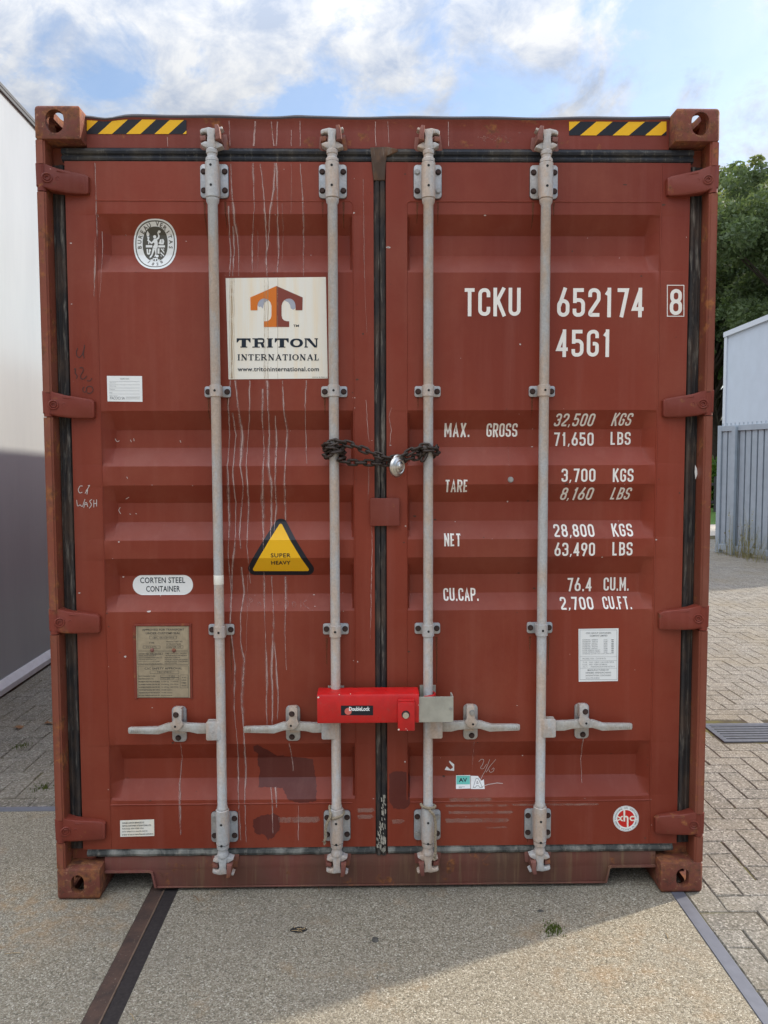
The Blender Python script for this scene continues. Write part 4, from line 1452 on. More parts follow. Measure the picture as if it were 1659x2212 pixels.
for bi, rx in enumerate(RODS):
    hs = -1 if bi < 2 else 1                              # side the handle points to
    bar = newbm()
    zlo, zhi = Z_B['cam0'] + .0, Z_T['cam1']
    rod_r = 0.0178
    prof = [(zlo - .004, .015), (zlo, .0205), (zlo + .010, .0215), (zlo + .016, .0185), (Z_B['slv1'] - .018, .0178), (Z_B['slv1'] - .017, .0225), (Z_B['slv1'] - .003, .0235), (Z_B['slv1'] - .002, .0180),
            (Z_B['slv0'] + .001, .0180), (Z_B['slv0'] + .002, .0205), (Z_B['slv0'] + .010, .0200), (Z_B['slv0'] + .014, rod_r), (1.2, rod_r),
            (Z_T['slv1'] - .022, rod_r), (Z_T['slv1'] - .014, .0225), (Z_T['slv1'] - .002, .0235), (Z_T['slv1'] - .0015, .018), (Z_T['slv0'] + .001, .018), (Z_T['slv0'] + .0015, .0230), (Z_T['slv0'] + .012, .0225), (Z_T['slv0'] + .017, .0175),
            (zhi - .018, .0175), (zhi - .016, .0200), (zhi - .004, .0205), (zhi, .0165)]
    lathe(bar, rx, ROD_Y, prof, 24)
    B = link('locking_bar', bar, M['bar'], root, 35)
    BARS.append(B)
    # bearing brackets
    for k, Z in enumerate((Z_T, Z_B)):
        bm = newbm()
        z1, z0 = Z['pl0'], Z['pl1']
        prism(bm, rrect(rx - .0505, rx + .0505, z0, z1, .013), 0.0475, 0.0545, 0.0015, 1)
        prism(bm, [(rx - .056, z0 - .004), (rx + .056, z0 - .004), (rx + .056, z1 + .004), (rx - .056, z1 + .004)] if 0 else rrect(rx - .0515, rx + .0515, z0 - .0012, z1 + .0012, .014), 0.0543, 0.0549, 0, 2)
        lathe(bm, rx, ROD_Y, [(Z['slv1'], .0225), (Z['slv1'] + .002, .0248), (Z['slv0'] - .002, .0248), (Z['slv0'], .0225)], 24)
        box(bm, rx - .0235, rx + .0235, ROD_Y + .003, .0474, max(z0 + .0, Z['slv1']) + .002, min(z1, Z['slv0']) - .002, .003)
        cyl(bm, (rx - .001, ROD_Y - .0253, (z0 * .2 + z1 * .8)), (rx - .001, ROD_Y - .0235, (z0 * .2 + z1 * .8)), .0046, .0046, 10, 2)
        cyl(bm, (rx - .001, ROD_Y - .0253, (z0 * .78 + z1 * .22) - (.012 if k else 0)), (rx - .001, ROD_Y - .0235, (z0 * .78 + z1 * .22) - (.012 if k else 0)), .0046, .0046, 10, 2)
        link('bearing_bracket', bm, [M['bar'], M['zinc'], M['hole']], B, 35)
        for q, (dx, dz) in enumerate(((-.038, .78), (.038, .78), (-.038, .22), (.038, .22))):
            pale = (bi, k, q) in ((2, 0, 0), (2, 0, 3), (0, 1, 0), (2, 1, 1), (2, 1, 2))
            bolt(B, rx + dx, 0.0475, z0 + (z1 - z0) * dz, pale)
    # guide brackets
    for zt, zb in Z_G:
        bm = newbm()
        prism(bm, rrect(rx - .048, rx + .048, zb + .001, zt - .001, .008), 0.0475, 0.0545, 0.0012, 1)
        lathe(bm, rx, ROD_Y, [(zb, .0195), (zb + .001, .0218), (zt - .001, .0218), (zt, .0195)], 24)
        box(bm, rx - .0205, rx + .0205, ROD_Y + .003, .0474, zb + .001, zt - .001, .002)
        cyl(bm, (rx, ROD_Y - .0223, (zt + zb) / 2), (rx, ROD_Y - .0208, (zt + zb) / 2), .0045, .0045, 10, 2)
        link('guide_bracket', bm, [M['bar'], M['zinc'], M['hole']], B, 35)
        for dx in (-.035, .035):
            bolt(B, rx + dx, 0.0475, (zt + zb) / 2)
    # cams: forked heads that hook behind the keepers
    for up, z0, z1 in ((1, Z_T['cam1'], Z_T['cam0']), (-1, Z_B['cam0'], Z_B['cam1'])):
        bm = newbm()
        h = abs(z1 - z0)
        body = [(-.016, 0), (.016, 0), (.014, .35), (.013, .60), (.018, .97), (-.018, 1.0), (-.013, .60), (-.015, .35)]
        prism(bm, [(rx + a, z0 + up * h * c) for a, c in body], ROD_Y - .014, ROD_Y + .020, .004)
        wing1 = [(-.040, .90), (-.034, .98), (-.010, 1.06), (.012, 1.0), (.038, 1.10), (.042, .98), (.034, .92), (.014, .80), (-.012, .76), (-.026, .80), (-.039, .72)]
        prism(bm, [(rx + a * hs * -1, z0 + up * h * c) for a, c in wing1], ROD_Y - .010, ROD_Y + .022, .004)
        wing2 = [(-.038, .26), (-.022, .36), (.0, .30), (.020, .36), (.038, .20), (.040, .10), (.020, .0), (-.018, .02), (-.036, .16)]
        prism(bm, [(rx + a * hs * -1, z0 + up * h * c) for a, c in wing2], ROD_Y - .009, ROD_Y + .022, .004)
        link('cam', bm, M['bar'], B, 35)
        # keeper welded on header / sill
        bm = newbm()
        pl = [(-.050, .30), (-.046, .86), (.046, .98), (.054, .2), (.040, .06), (-.040, .1)]
        prism(bm, [(rx + a, z0 + up * h * c) for a, c in pl], YH - .012, YH - .001, .002)
        hk = [(-.040, .40), (-.020, .44), (-.020, .70), (-.042, .66)]
        prism(bm, [(rx + a * hs * -1, z0 + up * h * c) for a, c in hk], ROD_Y - .004, YH - .002, .004)
        hk = [(.016, .36), (.036, .40), (.032, .95), (.026, 1.14), (.014, 1.12), (.016, .7)]
        prism(bm, [(rx + a * hs * -1, z0 + up * h * c) for a, c in hk], ROD_Y - .024, YH - .002, .005)
        link('cam_keeper', bm, M['keeper'], root, 35)
    # handle: cranked flat lever, hub and lug
    c6 = 1 / 7.383 / 596.0
    def HP(cx, cy, y=ROD_Y):                                       # crop pixel of the reference handle -> metres from the rod axis
        q_ = at(cx / 7.383 + 267.9, cy / 7.383 + 1512.1, y)
        return (rx + hs * (RODS[0] - q_.x), q_.z)
    bm = newbm()
    out = [(65, 452), (100, 440), (530, 430), (700, 372), (950, 366), (1100, 376), (1345, 382), (1345, 530), (1180, 533), (1060, 505), (880, 492), (720, 492), (560, 541), (75, 537), (62, 500)]
    def yh(x, z):
        u = abs(x - rx) / 0.348
        return 0.006 - 0.003 * min(1, u * 2.2) + 0.006 * max(0, (u - .72) / .28)
    prism(bm, [HP(*p) for p in out], 0, 0.022, 0.0035, 0, yh)
    for q in range(13):                                   # cast lettering worn down to a row of ribs
        a = HP(110 + q * 32, 488)
        if q not in (6,):
            box(bm, a[0] - .0022, a[0] + .0022, 0.0045, 0.0085, a[1] - .005, a[1] + .005, .001)
    link('handle', bm, M['handle'], B, 35)
    bm = newbm()
    a, c = HP(770, 670, .045), HP(990, 110, .045)
    xa, xb = sorted((a[0], c[0]))
    prism(bm, rrect(xa, xb, a[1], c[1], .015), 0.045, 0.0545, 0.002, 1)
    flap = [(785, 150), (820, 122), (885, 122), (920, 160), (915, 330), (945, 390), (905, 455), (840, 494), (770, 450), (732, 385), (785, 330)]
    prism(bm, [HP(*p, -.004) for p in flap], -0.005, 0.002, 0.002)
    xs_ = sorted((HP(790, 0)[0], HP(915, 0)[0]))
    box(bm, xs_[0], xs_[1], 0.0022, 0.0448, HP(0, 345)[1], HP(0, 140)[1], .003)
    xs_ = sorted((HP(790, 0)[0], HP(960, 0)[0]))
    box(bm, xs_[0], xs_[1], 0.0225, 0.0448, HP(0, 560)[1], HP(0, 510)[1], .003)
    hc = HP(832, 402)
    cyl(bm, (hc[0], -0.0062, hc[1]), (hc[0], -0.0048, hc[1]), .0042, None, 10, 2)
    link('handle_hub', bm, [M['bar'], M['zinc'], M['hole']], B, 35)
    hb = HP(845, 215)
    bolt(B, hb[0], -0.005, hb[1], bi == 2)
    hb = HP(865, 605, .045)
    bolt(B, hb[0], 0.045, hb[1])
    bm = newbm()
    a, c = HP(1325, 620), HP(1560, 325)
    xa, xb = sorted((a[0], c[0]))
    prism(bm, rrect(xa, xb, a[1], c[1], .006, 3), -0.006, 0.0, 0.001)
    prism(bm, rrect(xa, xb, a[1], c[1], .006, 3), 0.0225, 0.029, 0.001)
    xn = sorted((HP(1545, 0)[0], HP(1590, 0)[0]))
    box(bm, xn[0], xn[1], -0.004, 0.027, a[1] + .004, c[1] - .004)
    pc = HP(1425, 475)
    cyl(bm, (pc[0], -0.0095, pc[1]), (pc[0], -0.0055, pc[1]), .0065, .0058, 14)
    link('handle_lug', bm, M['bar'], B, 35)
    if bi == 0:                                           # scrap of tape on the bar
        bm = newbm()
        zt, zb = at(484, 1242, ROD_Y).z, at(484, 1262, ROD_Y).z
        lathe(bm, rx, ROD_Y, [(zb, .0181), (zb + .0005, .0183), (zt - .0005, .0183), (zt, .0181)], 24)
        link('tape', bm, M['cream'], B, 35)

# ------------------------------------------------------------------ markings and stickers on the doors
DL, DR = root, root
for s_, bx_ in (('TCKU', (1003, 622, 1124, 683)), ('652174', (1204, 622, 1391, 685)), ('8', (1447, 624, 1473, 681))):
    bm = newbm()
    stencil(s_, *bx_, bm)
    if s_ == '8':
        frame_lines(bm, 1440.5, 615.5, 1478, 684, 1.7)
    put('stencil_marking', bm, M['letter'], root, 0.0008)
bm = newbm()
stencil('45G1', 1202, 712, 1320, 771, bm)
put('stencil_marking', bm, M['letter'], root, 0.0008)
for s_, x0, y0, x1, y1, sl in [('MAX.', 960, 914, 1014, 944, 0), ('GROSS', 1051, 914, 1117, 944, 0), ('TARE', 962, 1036, 1011, 1063, 0), ('NET', 960, 1152, 995, 1180, 0), ('CU.CAP.', 958, 1270, 1033, 1298, 0),
                               ('32,500', 1197, 893, 1286, 921, .2), ('KGS', 1322, 892, 1367, 920, .2), ('71,650', 1196, 934, 1282, 963, 0), ('LBS', 1319, 933, 1362, 961, 0),
                               ('3,700', 1213, 1012, 1286, 1041, 0), ('KGS', 1324, 1012, 1368, 1041, 0), ('8,160', 1210, 1053, 1283, 1080, .2), ('LBS', 1320, 1053, 1364, 1079, .2),
                               ('28,800', 1196, 1132, 1283, 1160, 0), ('KGS', 1322, 1131, 1366, 1159, 0), ('63,490', 1198, 1172, 1285, 1201, 0), ('LBS', 1323, 1171, 1366, 1200, 0),
                               ('76.4', 1225, 1248, 1278, 1277, 0), ('CU.M.', 1304, 1247, 1358, 1276, 0), ('2,700', 1210, 1289, 1281, 1317, 0), ('CU.FT.', 1302, 1288, 1363, 1316, 0)]:
    bm = newbm()
    stencil(s_, x0, y0, x1, y1, bm, sl, .155, .16)
    put('stencil_marking', bm, M['letter'], root, 0.0008)

# lessor's sign
sign = newbm()
px_poly(sign, [(487.5, 601), (704, 598.5), (708, 817.5), (494, 819.5)])
SIGN = put('company_sign', sign, M['cream'], root, 0.0010)
def TS(x, y):
    return (x / 6.857 + 475.2, y / 6.857 + 587.6)
halfL = [(838, 208), (450, 378), (455, 568), (555, 568), (557, 490), (566, 455), (585, 425), (612, 403), (650, 393), (690, 400), (722, 418), (748, 450), (763, 500), (763, 650), (752, 690), (725, 718), (690, 729), (650, 731), (650, 815), (838, 815)]
for nm, mt, mir in (('logo_half', M['orange'], 0), ('logo_half', M['brown'], 1)):
    t = newbm()
    px_poly(t, [TS(x if not mir else 1676 - x, y) for x, y in halfL])
    put(nm, t, mt, SIGN, 0.0018)
t = newbm()
px_poly(t, [TS(*p) for p in [(557, 492), (566, 456), (585, 426), (612, 404), (650, 394), (690, 401), (722, 419), (690, 432), (660, 458), (643, 500), (638, 545), (606, 512), (580, 520)]])
put('logo_shade', t, M['grey'], SIGN, 0.0014)
t = newbm()
px_poly(t, [TS(*p) for p in [(955, 418), (985, 400), (1025, 394), (1064, 404), (1091, 426), (1110, 456), (1119, 492), (1118, 540), (1085, 560), (1048, 540), (1040, 490), (1015, 452)]])
put('logo_shade', t, M['grey'], SIGN, 0.0014)
t = newbm()
def rc(x0, y0, x1, y1, lay=0.0):
    px_poly(t, [TS(x0, y0), TS(x1, y0), TS(x1, y1), TS(x0, y1)], lay)
for ox in (248, 812):                                     # slab-serif capitals
    rc(ox, 983, ox + 206, 1008)
    px_poly(t, [TS(ox, 1008.2), TS(ox + 40, 1008.2), TS(ox + 12, 1045), TS(ox, 1045)])
    px_poly(t, [TS(ox + 206, 1008.2), TS(ox + 206, 1045), TS(ox + 194, 1045), TS(ox + 166, 1008.2)])
    rc(ox + 74, 1008.2, ox + 138, 1104.8)
    rc(ox + 55, 1105, ox + 157, 1120)
rc(480, 983, 572, 998); rc(512, 998.2, 562, 1104.8); rc(480, 1105, 592, 1120)
ribbon2(t, [(surf(*TS(*p)).x, surf(*TS(*p)).z) for p in fillet([(562, 992), (650, 992), (650, 1052), (562, 1052)], 26)], 24 / 6.857 / 600, False, -.0001)
px_poly(t, [TS(598, 1052), TS(640, 1052), TS(668, 1120), TS(622, 1120)], -.0002)
rc(695, 983, 785, 998); rc(712, 998.2, 768, 1104.8); rc(695, 1105, 785, 1120)
ribbon2(t, [(surf(*TS(1134 + 72 * math.cos(a), 1051 + 54 * math.sin(a))).x, surf(*TS(1134 + 72 * math.cos(a), 1051 + 54 * math.sin(a))).z) for a in [R(q * 11.25) for q in range(32)]], 0, True, 0, 0, [(22 + 26 * abs(math.cos(R(q * 11.25))) ** 2) / 6.857 / 600 for q in range(32)])
rc(1252, 983, 1300, 998); rc(1262, 998.2, 1284, 1104.8); rc(1252, 1105, 1302, 1120); rc(1400, 983, 1452, 998); rc(1420, 998.2, 1440, 1104.8)
px_poly(t, [TS(1270, 983), TS(1330, 983), TS(1440, 1118), TS(1400, 1120)], -.0001)
put('lettering', t, M['navy'], SIGN, 0.0018)
t = newbm()                                               # thick-and-thin serif line
xx = 262
ser = {'I': 36, 'N': 92, 'T': 78, 'E': 76, 'R': 92, 'A': 92, 'O': 92, 'L': 66}
wl = 'INTERNATIONAL'
tot = sum(ser[c] for c in wl)
gp = (1462 - 262 - tot) / (len(wl) - 1)
def tl(p, q, wd, lay=0.0):
    a, c = surf(*TS(*p)), surf(*TS(*q))
    ribbon2(t, [(a.x, a.z), (c.x, c.z)], wd / 6.857 / 600, False, lay)
for c in wl:
    w_ = ser[c]
    T0, B0 = 1220, 1310
    k0, k1 = T0 + 4, B0 - 4
    if c == 'I':
        tl((xx + 18, T0), (xx + 18, B0), 20); tl((xx, k0), (xx + 36, k0), 8, -.0001); tl((xx, k1), (xx + 36, k1), 8, -.0001)
    if c == 'N':
        tl((xx + 16, T0), (xx + 16, B0), 9); tl((xx + 76, T0), (xx + 76, B0), 9); tl((xx + 14, T0), (xx + 78, B0), 22, -.0001); tl((xx, k0), (xx + 26, k0), 8, -.0002); tl((xx, k1), (xx + 32, k1), 8, -.0002); tl((xx + 60, k0), (xx + 92, k0), 8, -.0002)
    if c == 'T':
        tl((xx + 39, T0), (xx + 39, B0), 20); tl((xx, k0), (xx + 78, k0), 10, -.0001); tl((xx + 20, k1), (xx + 58, k1), 8, -.0001); tl((xx + 4, T0), (xx + 4, T0 + 26), 8, -.0002); tl((xx + 74, T0), (xx + 74, T0 + 26), 8, -.0002)
    if c in 'EL':
        tl((xx + 20, T0), (xx + 20, B0), 20); tl((xx, k1), (xx + w_, k1), 9, -.0001); tl((xx + w_ - 4, B0), (xx + w_ - 4, B0 - 28), 8, -.0002)
        tl((xx, k0), (xx + (w_ if c == 'E' else 38), k0), 9, -.0001)
        if c == 'E':
            tl((xx + 20, 1264), (xx + 54, 1264), 9, -.0001); tl((xx + w_ - 4, T0), (xx + w_ - 4, T0 + 24), 8, -.0002)
    if c == 'R':
        tl((xx + 18, T0), (xx + 18, B0), 20); tl((xx, k1), (xx + 38, k1), 8, -.0001)
        q = fillet([(xx, k0), (xx + 70, k0), (xx + 70, 1264), (xx + 18, 1264)], 24)
        ribbon2(t, [(surf(*TS(*p)).x, surf(*TS(*p)).z) for p in q], 13 / 6.857 / 600, False, -.0001)
        tl((xx + 42, 1264), (xx + 86, B0), 20, -.0002)
    if c == 'A':
        tl((xx + 44, T0), (xx + 12, B0), 9); tl((xx + 44, T0), (xx + 80, B0), 21, -.0001); tl((xx + 24, 1280), (xx + 66, 1280), 8, -.0002); tl((xx, k1), (xx + 28, k1), 8, -.0002); tl((xx + 62, k1), (xx + 92, k1), 8, -.0002)
    if c == 'O':
        pts = [(xx + 46 + 38 * math.cos(R(q * 15)), 1265 + 40 * math.sin(R(q * 15))) for q in range(24)]
        ribbon2(t, [(surf(*TS(*p)).x, surf(*TS(*p)).z) for p in pts], 0, True, 0, 0, [(9 + 13 * math.cos(R(q * 15)) ** 2) / 6.857 / 600 for q in range(24)])
    xx += w_ + gp
put('lettering', t, M['navy'], SIGN, 0.0018)
t = newbm()
typeset('www.tritoninternational.com', *TS(262, 1405), *TS(1466, 1472), t, 0.018, spacing=1.06)
typeset('TM', *TS(1088, 780), *TS(1168, 815), t, 0.015)
typeset('ACD 02 96 R090131', *TS(1365, 1552), *TS(1583, 1566), t)
put('lettering', t, M['navy'], SIGN, 0.0018)
t = newbm()                                               # rusty runs down the sign
for px, w0 in ((497, 1.0), (501, 3.4), (505.5, 1.0), (571, 1.2), (574.5, .9), (579, 1.6), (600, .8)):
    for_ = [surf(px + .4 * math.sin(k * 1.3), 601 + 217 * k / 20) for k in range(21)]
    ribbon2(t, [(p.x, p.z) for p in for_], w0 / 600, False)
put('run_stain', t, drip('ochre run', (0.46, 0.33, 0.19), 0.6), SIGN, 0.0021)

# classification emblem
CX, CY = 335.5, 527
def oval(a, bq, n=48, p=2.35):
    out = []
    for k in range(n):
        t_ = 2 * math.pi * k / n
        c, s_ = math.cos(t_), math.sin(t_)
        out.append((CX + a * math.copysign(abs(c) ** (2 / p), c), CY - bq * math.copysign(abs(s_) ** (2 / p), s_)))
    return out
t = newbm()
px_poly(t, oval(46.5, 54.5))
EMB = put('class_emblem', t, M['white'], root, 0.0010)
t = newbm()
ribbon2(t, [(surf(*p).x, surf(*p).z) for p in oval(41.8, 49.6)], 2.0 / 600, True)
px_poly(t, oval(27, 37.3), -.0001)
put('emblem_field', t, M['emblem'], EMB, 0.0016)
t = newbm()
def ring_text(s_, a, bq, ang0, ang1, hgt, flip=False, cx=CX, cy=CY, mi=0, wfac=.62, off=.02):
    n = len(s_)
    for i, ch in enumerate(s_):
        if ch == ' ':
            continue
        an = R(ang0 + (ang1 - ang0) * i / (n - 1))
        px, py = cx + a * math.cos(an), cy - bq * math.sin(an)
        tx, ty = -a * math.sin(an), -bq * math.cos(an)     # tangent (pixel, y down) for increasing angle
        if not flip:
            tx, ty = -tx, -ty
        rot = math.atan2(-ty, tx)
        q = text_mesh(ch, off)
        xs = [v.co.x for v in q.verts]
        ys = [v.co.y for v in q.verts]
        p = surf(px, py)
        k = hgt / 600 / (max(ys) - min(ys))
        c, s2 = math.cos(rot), math.sin(rot)
        mxx, myy = (max(xs) + min(xs)) / 2, (max(ys) + min(ys)) / 2
        for v in q.verts:
            u, w2 = (v.co.x - mxx) * k, (v.co.y - myy) * k
            v.co = Vector((p.x + u * c - w2 * s2, 0, p.z + u * s2 + w2 * c))
        join(t, q, mi)
ring_text('BUREAU VERITAS', 34.0, 43.6, 190, -10, 8.6)
put('lettering', t, M['emblem'], EMB, 0.0016)
t = newbm()
ring_text('1828', 30, 44, 243, 297, 7.4, True)
put('lettering', t, M['emblem'], EMB, 0.0016)
t = newbm()
def BV(x, y):
    return (x / 13.71 + 276.5, y / 13.71 + 458)
lay = 0.0
figs = [[(795 + 46 * math.cos(R(q * 30)), 738 + 50 * math.sin(R(q * 30))) for q in range(12)],
        [(765, 800), (850, 788), (872, 840), (885, 930), (890, 1040), (852, 1092), (770, 1085), (738, 1045), (795, 950), (768, 900)],
        [(790, 1100), (852, 1080), (848, 1250), (805, 1330), (780, 1318), (815, 1235)], [(738, 1070), (800, 1100), (765, 1200), (690, 1352), (645, 1360), (650, 1318), (700, 1250)],
        [(780, 812), (700, 900), (625, 828), (580, 818), (574, 852), (700, 955), (795, 890)], [(838, 800), (900, 742), (880, 640), (862, 610), (900, 606), (942, 720), (930, 792), (858, 842)],
        [(930 + 42 * math.cos(R(q * 30)), 590 + 42 * math.sin(R(q * 30))) for q in range(12)], [(582, 558), (640, 650), (622, 730), (568, 730), (548, 650)], [(568, 742), (642, 742), (626, 830), (600, 830)],
        [(605, 880), (632, 900), (632, 960), (605, 960)], [(535, 985), (725, 985), (725, 1055), (535, 1055)], [(900, 990), (1100, 990), (1100, 1055), (900, 1055)],
        [(952, 822), (1000, 806), (1004, 915), (1018, 915), (1018, 806), (1050, 804), (1080, 872), (1060, 965), (960, 965), (905, 935), (935, 890)],
        [(555, 1105), (600, 1100), (606, 1215), (628, 1215), (628, 1125), (650, 1095), (690, 1125), (685, 1165), (668, 1165), (660, 1255), (610, 1275), (568, 1250)],
        [(880, 1080), (940, 1080), (940, 1240), (880, 1240)], [(970, 1095), (1010, 1085), (1080, 1180), (1080, 1235)], [(970, 1180), (970, 1235), (1075, 1325), (1080, 1290)], [(1030, 1085), (1078, 1090), (1070, 1140)], [(970, 1275), (1000, 1300), (1015, 1325), (975, 1315)],
        [(870 + 48 * math.cos(R(q * 30)), 1310 + 42 * math.sin(R(q * 30))) for q in range(12)], [(740, 1368), (890, 1368), (890, 1395), (740, 1395)], [(800, 1396), (835, 1396), (835, 1452), (800, 1452)],
        [(670, 1410), (772, 1410), (752, 1450), (690, 1450)], [(862, 1410), (952, 1410), (930, 1450), (872, 1450)]]
for f_ in figs:
    px_poly(t, [BV(*p) for p in f_], lay)
    lay -= 0.00004
put('emblem_figure', t, M['white'], EMB, 0.0022)

# corten label
t = newbm()
p0, p1 = surf(287, 1285), surf(417, 1242)
q0, q1 = surf(352, 1285).z, surf(352, 1242).z
poly(t, rrect(surf(287, 1264).x, surf(417, 1264).x, q0, q1, (q1 - q0) / 2 - .0005, 9))
LAB = put('steel_label', t, M['white'], root, 0.0010)
t = newbm()
typeset('CORTEN STEEL', 303, 1247, 400, 1259.5, t, 0.012, spacing=1.05)
put('lettering', t, M['navy'], LAB, 0.0016)
t = newbm()
typeset('CONTAINER', 316, 1265.5, 389, 1278, t, 0.012, spacing=1.05)
put('lettering', t, M['navy'], LAB, 0.0016)

# inspection sticker
t = newbm()
px_poly(t, [(231, 812), (307, 812.5), (308, 868), (232.5, 867)])
STK = put('inspection_sticker', t, M['white'], root, 0.0010)
t = newbm()
typeset('INSPECTION', 260, 817, 279, 820, t)
typeset('PACOCI SA', 238, 857, 270, 863, t, .01)
for k, wv in enumerate((14, 14, 12, 6, 17)):
    typeset(('Operator', 'Date insp', 'Depot', 'Ref', 'Signature')[k], 237, 826 + k * 7.0, 237 + wv, 828.4 + k * 7.0, t)
for yy in (824, 831, 838, 844, 851):
    px_rect(t, 236, yy, 302, yy + .35)
px_rect(t, 272, 857.5, 303, 858.2)
px_rect(t, 272, 861.3, 302, 861.9)
put('lettering', t, M['inkp'], STK, 0.0016)

# warning triangle
t = newbm()
tri = fillet([(608, 1103), (697, 1255), (519, 1255)], 0.1, True)
def tri_pts(pts, r):
    P3 = [surf(*p) for p in pts]
    return fillet([(p.x, p.z) for p in P3], r / 600, True, 8)
poly(t, tri_pts([(606.8, 1107), (690, 1242), (526.5, 1242)], 15))
TRI = put('warning_triangle', t, M['black'], root, 0.0010)
t = newbm()
poly(t, tri_pts([(606.8, 1127.5), (670.5, 1233.5), (544, 1233.5)], 4))
put('yellow_field', t, M['yellow'], TRI, 0.0015)
t = newbm()
typeset('SUPER', 585, 1195, 628, 1204, t, 0.02, spacing=1.1)
put('lettering', t, M['black'], TRI, 0.0020)
t = newbm()
typeset('HEAVY', 586, 1211.5, 628, 1219.5, t, 0.028, spacing=1.1)
put('lettering', t, M['black'], TRI, 0.0020)

# safety approval plate
t = newbm()
prism(t, [(p.x, p.z) for p in (at(294, 1507, YD), at(411, 1507, YD), at(411, 1352, YD), at(294, 1352, YD))], YD - .0022, YD - .0004, .0006)
PLT = link('safety_plate', t, M['plate'], root)
t = newbm()
p0, p1 = at(291, 1352, YD), at(414, 1347, YD)
prism(t, [(p0.x, p0.z), (p1.x, p0.z), (p1.x, p1.z), (p0.x, p1.z)], YD - .006, YD - .0003, .001)
p0, p1 = at(291, 1509, YD), at(293.7, 1352, YD)
prism(t, [(p0.x, p0.z), (p1.x, p0.z), (p1.x, p1.z), (p0.x, p1.z)], YD - .004, YD - .0003, .001)
p0, p1 = at(411.3, 1509, YD), at(413.6, 1352, YD)
prism(t, [(p0.x, p0.z), (p1.x, p0.z), (p1.x, p1.z), (p0.x, p1.z)], YD - .004, YD - .0003, .001)
link('plate_frame', t, M['paint_frame'], PLT)
def SP(x, y):
    return (x / 10.665 + 276.5, y / 10.665 + 1330.6)
t = newbm()
def sp(s_, x0, y0, x1, y1, off=.0):
    typeset(s_, *SP(x0, y0), *SP(x1, y1), t, off, fy=YD)
def spf(x0, y0, x1, y1):
    a, c = SP(x0, y0), SP(x1, y1)
    frame_lines(t, a[0], a[1], c[0], c[1], .5, 0, 0, YD)
sp('APPROVED FOR TRANSPORT', 328, 290, 1295, 335, .01); sp('UNDER CUSTOMS SEAL', 415, 370, 1210, 418, .01)
spf(500, 455, 1125, 530); sp('GB/C 13610 BV/2016', 570, 475, 1060, 512)
sp('TYPE', 490, 598, 610, 636); sp("MANUFACTURER'S NO.", 885, 570, 1265, 602); sp('OF THE CONTAINER', 885, 628, 1225, 660)
spf(350, 682, 745, 745); sp('CX16-41TL', 420, 696, 665, 730); spf(880, 678, 1275, 740); sp('CXIC 539 1177', 900, 692, 1225, 728)
spf(228, 230, 1395, 788); spf(228, 815, 1400, 1115); spf(235, 1145, 1400, 1875)
spf(430, 845, 805, 888); sp("OWNER'S NO. TCKU 652174 8", 250, 850, 760, 884); sp('OWNED AND/OR MANAGED BY', 250, 898, 655, 926); sp('TRITON CONTAINER INTERNATIONAL LTD.', 250, 942, 795, 972); sp('PURCHASE, NEW YORK U.S.A.', 250, 988, 660, 1016)
sp('and is subject to a security interest', 250, 1034, 735, 1064); sp('in favor of one or more financial institutions', 250, 1080, 800, 1110)
sp('TIMBER COMPONENT TREATMENT', 850, 842, 1370, 870); sp('IM/ RADALEUM FHP-60/2016', 875, 890, 1360, 920); sp('MANUFACTURED BY', 850, 942, 1210, 970); sp('NINGBO XINHUACHANG', 850, 986, 1380, 1014); sp('INTERNATIONAL CONTAINERS', 850, 1030, 1385, 1058); sp('CO.,LTD.CHINA', 850, 1074, 1130, 1102)
sp('CSC SAFETY APPROVAL', 388, 1180, 1250, 1228, .01); spf(510, 1258, 1178, 1322); sp('F/BV/13748/16', 680, 1272, 1005, 1306)
sp('DATE MANUFACTURED', 250, 1368, 640, 1398); sp('IDENTIFICATION NO.', 250, 1430, 600, 1460); spf(755, 1352, 1175, 1408); spf(755, 1410, 1175, 1470); sp('7 / 2016', 945, 1366, 1080, 1396); sp('CXIC 539 1177', 775, 1426, 1075, 1458)
for k, (a_, b_) in enumerate((('MAXIMUM OPERATING GROSS MASS', '32,500 kg   71,650 lbs'), ('ALLOWABLE STACKING LOAD FOR 1.8G', '216,000 kg   476,190 lbs'), ('ALLOWABLE STACKING LOAD FOR 1.8G', '121,500 kg   268,750 lbs'), ('TRANSVERSE RACKING TEST FORCE', '150,000 newtons'), ('TRANSVERSE RACKING TEST FORCE ONE DOOR OFF', '112,500 newtons'), ('END WALL STRENGTH ONE DOOR OFF', '50,270 newtons'))):
    y0 = 1494 + k * 63.5
    sp(a_, 252, y0, 735, y0 + 30, .012)
    sp(b_, 770, y0, 1165 if k < 3 else 1025, y0 + 30, .008)
spf(1203, 1350, 1385, 1655)
for k, s_ in enumerate(('ACEP', 'USA', '1984', '0020')):
    sp(s_, 1240, 1398 + k * 62, 1345, 1428 + k * 62)
for v in t.verts:
    v.co.y += YD - .0028
face_front(t)
link('lettering', t, M['ink'], PLT)
for rx_, ry_ in ((560, 785), (1060, 790)):
    p = at(*SP(rx_, ry_), YD)
    t = newbm()
    q = newbm()
    bmesh.ops.create_uvsphere(q, u_segments=12, v_segments=8, radius=.0078)
    join(t, q, 0, Matrix.Translation((p.x, YD - .002, p.z)) @ Matrix.Scale(.6, 4, (0, 1, 0)))
    link('rivet', t, M['keeper'], PLT, 'all')

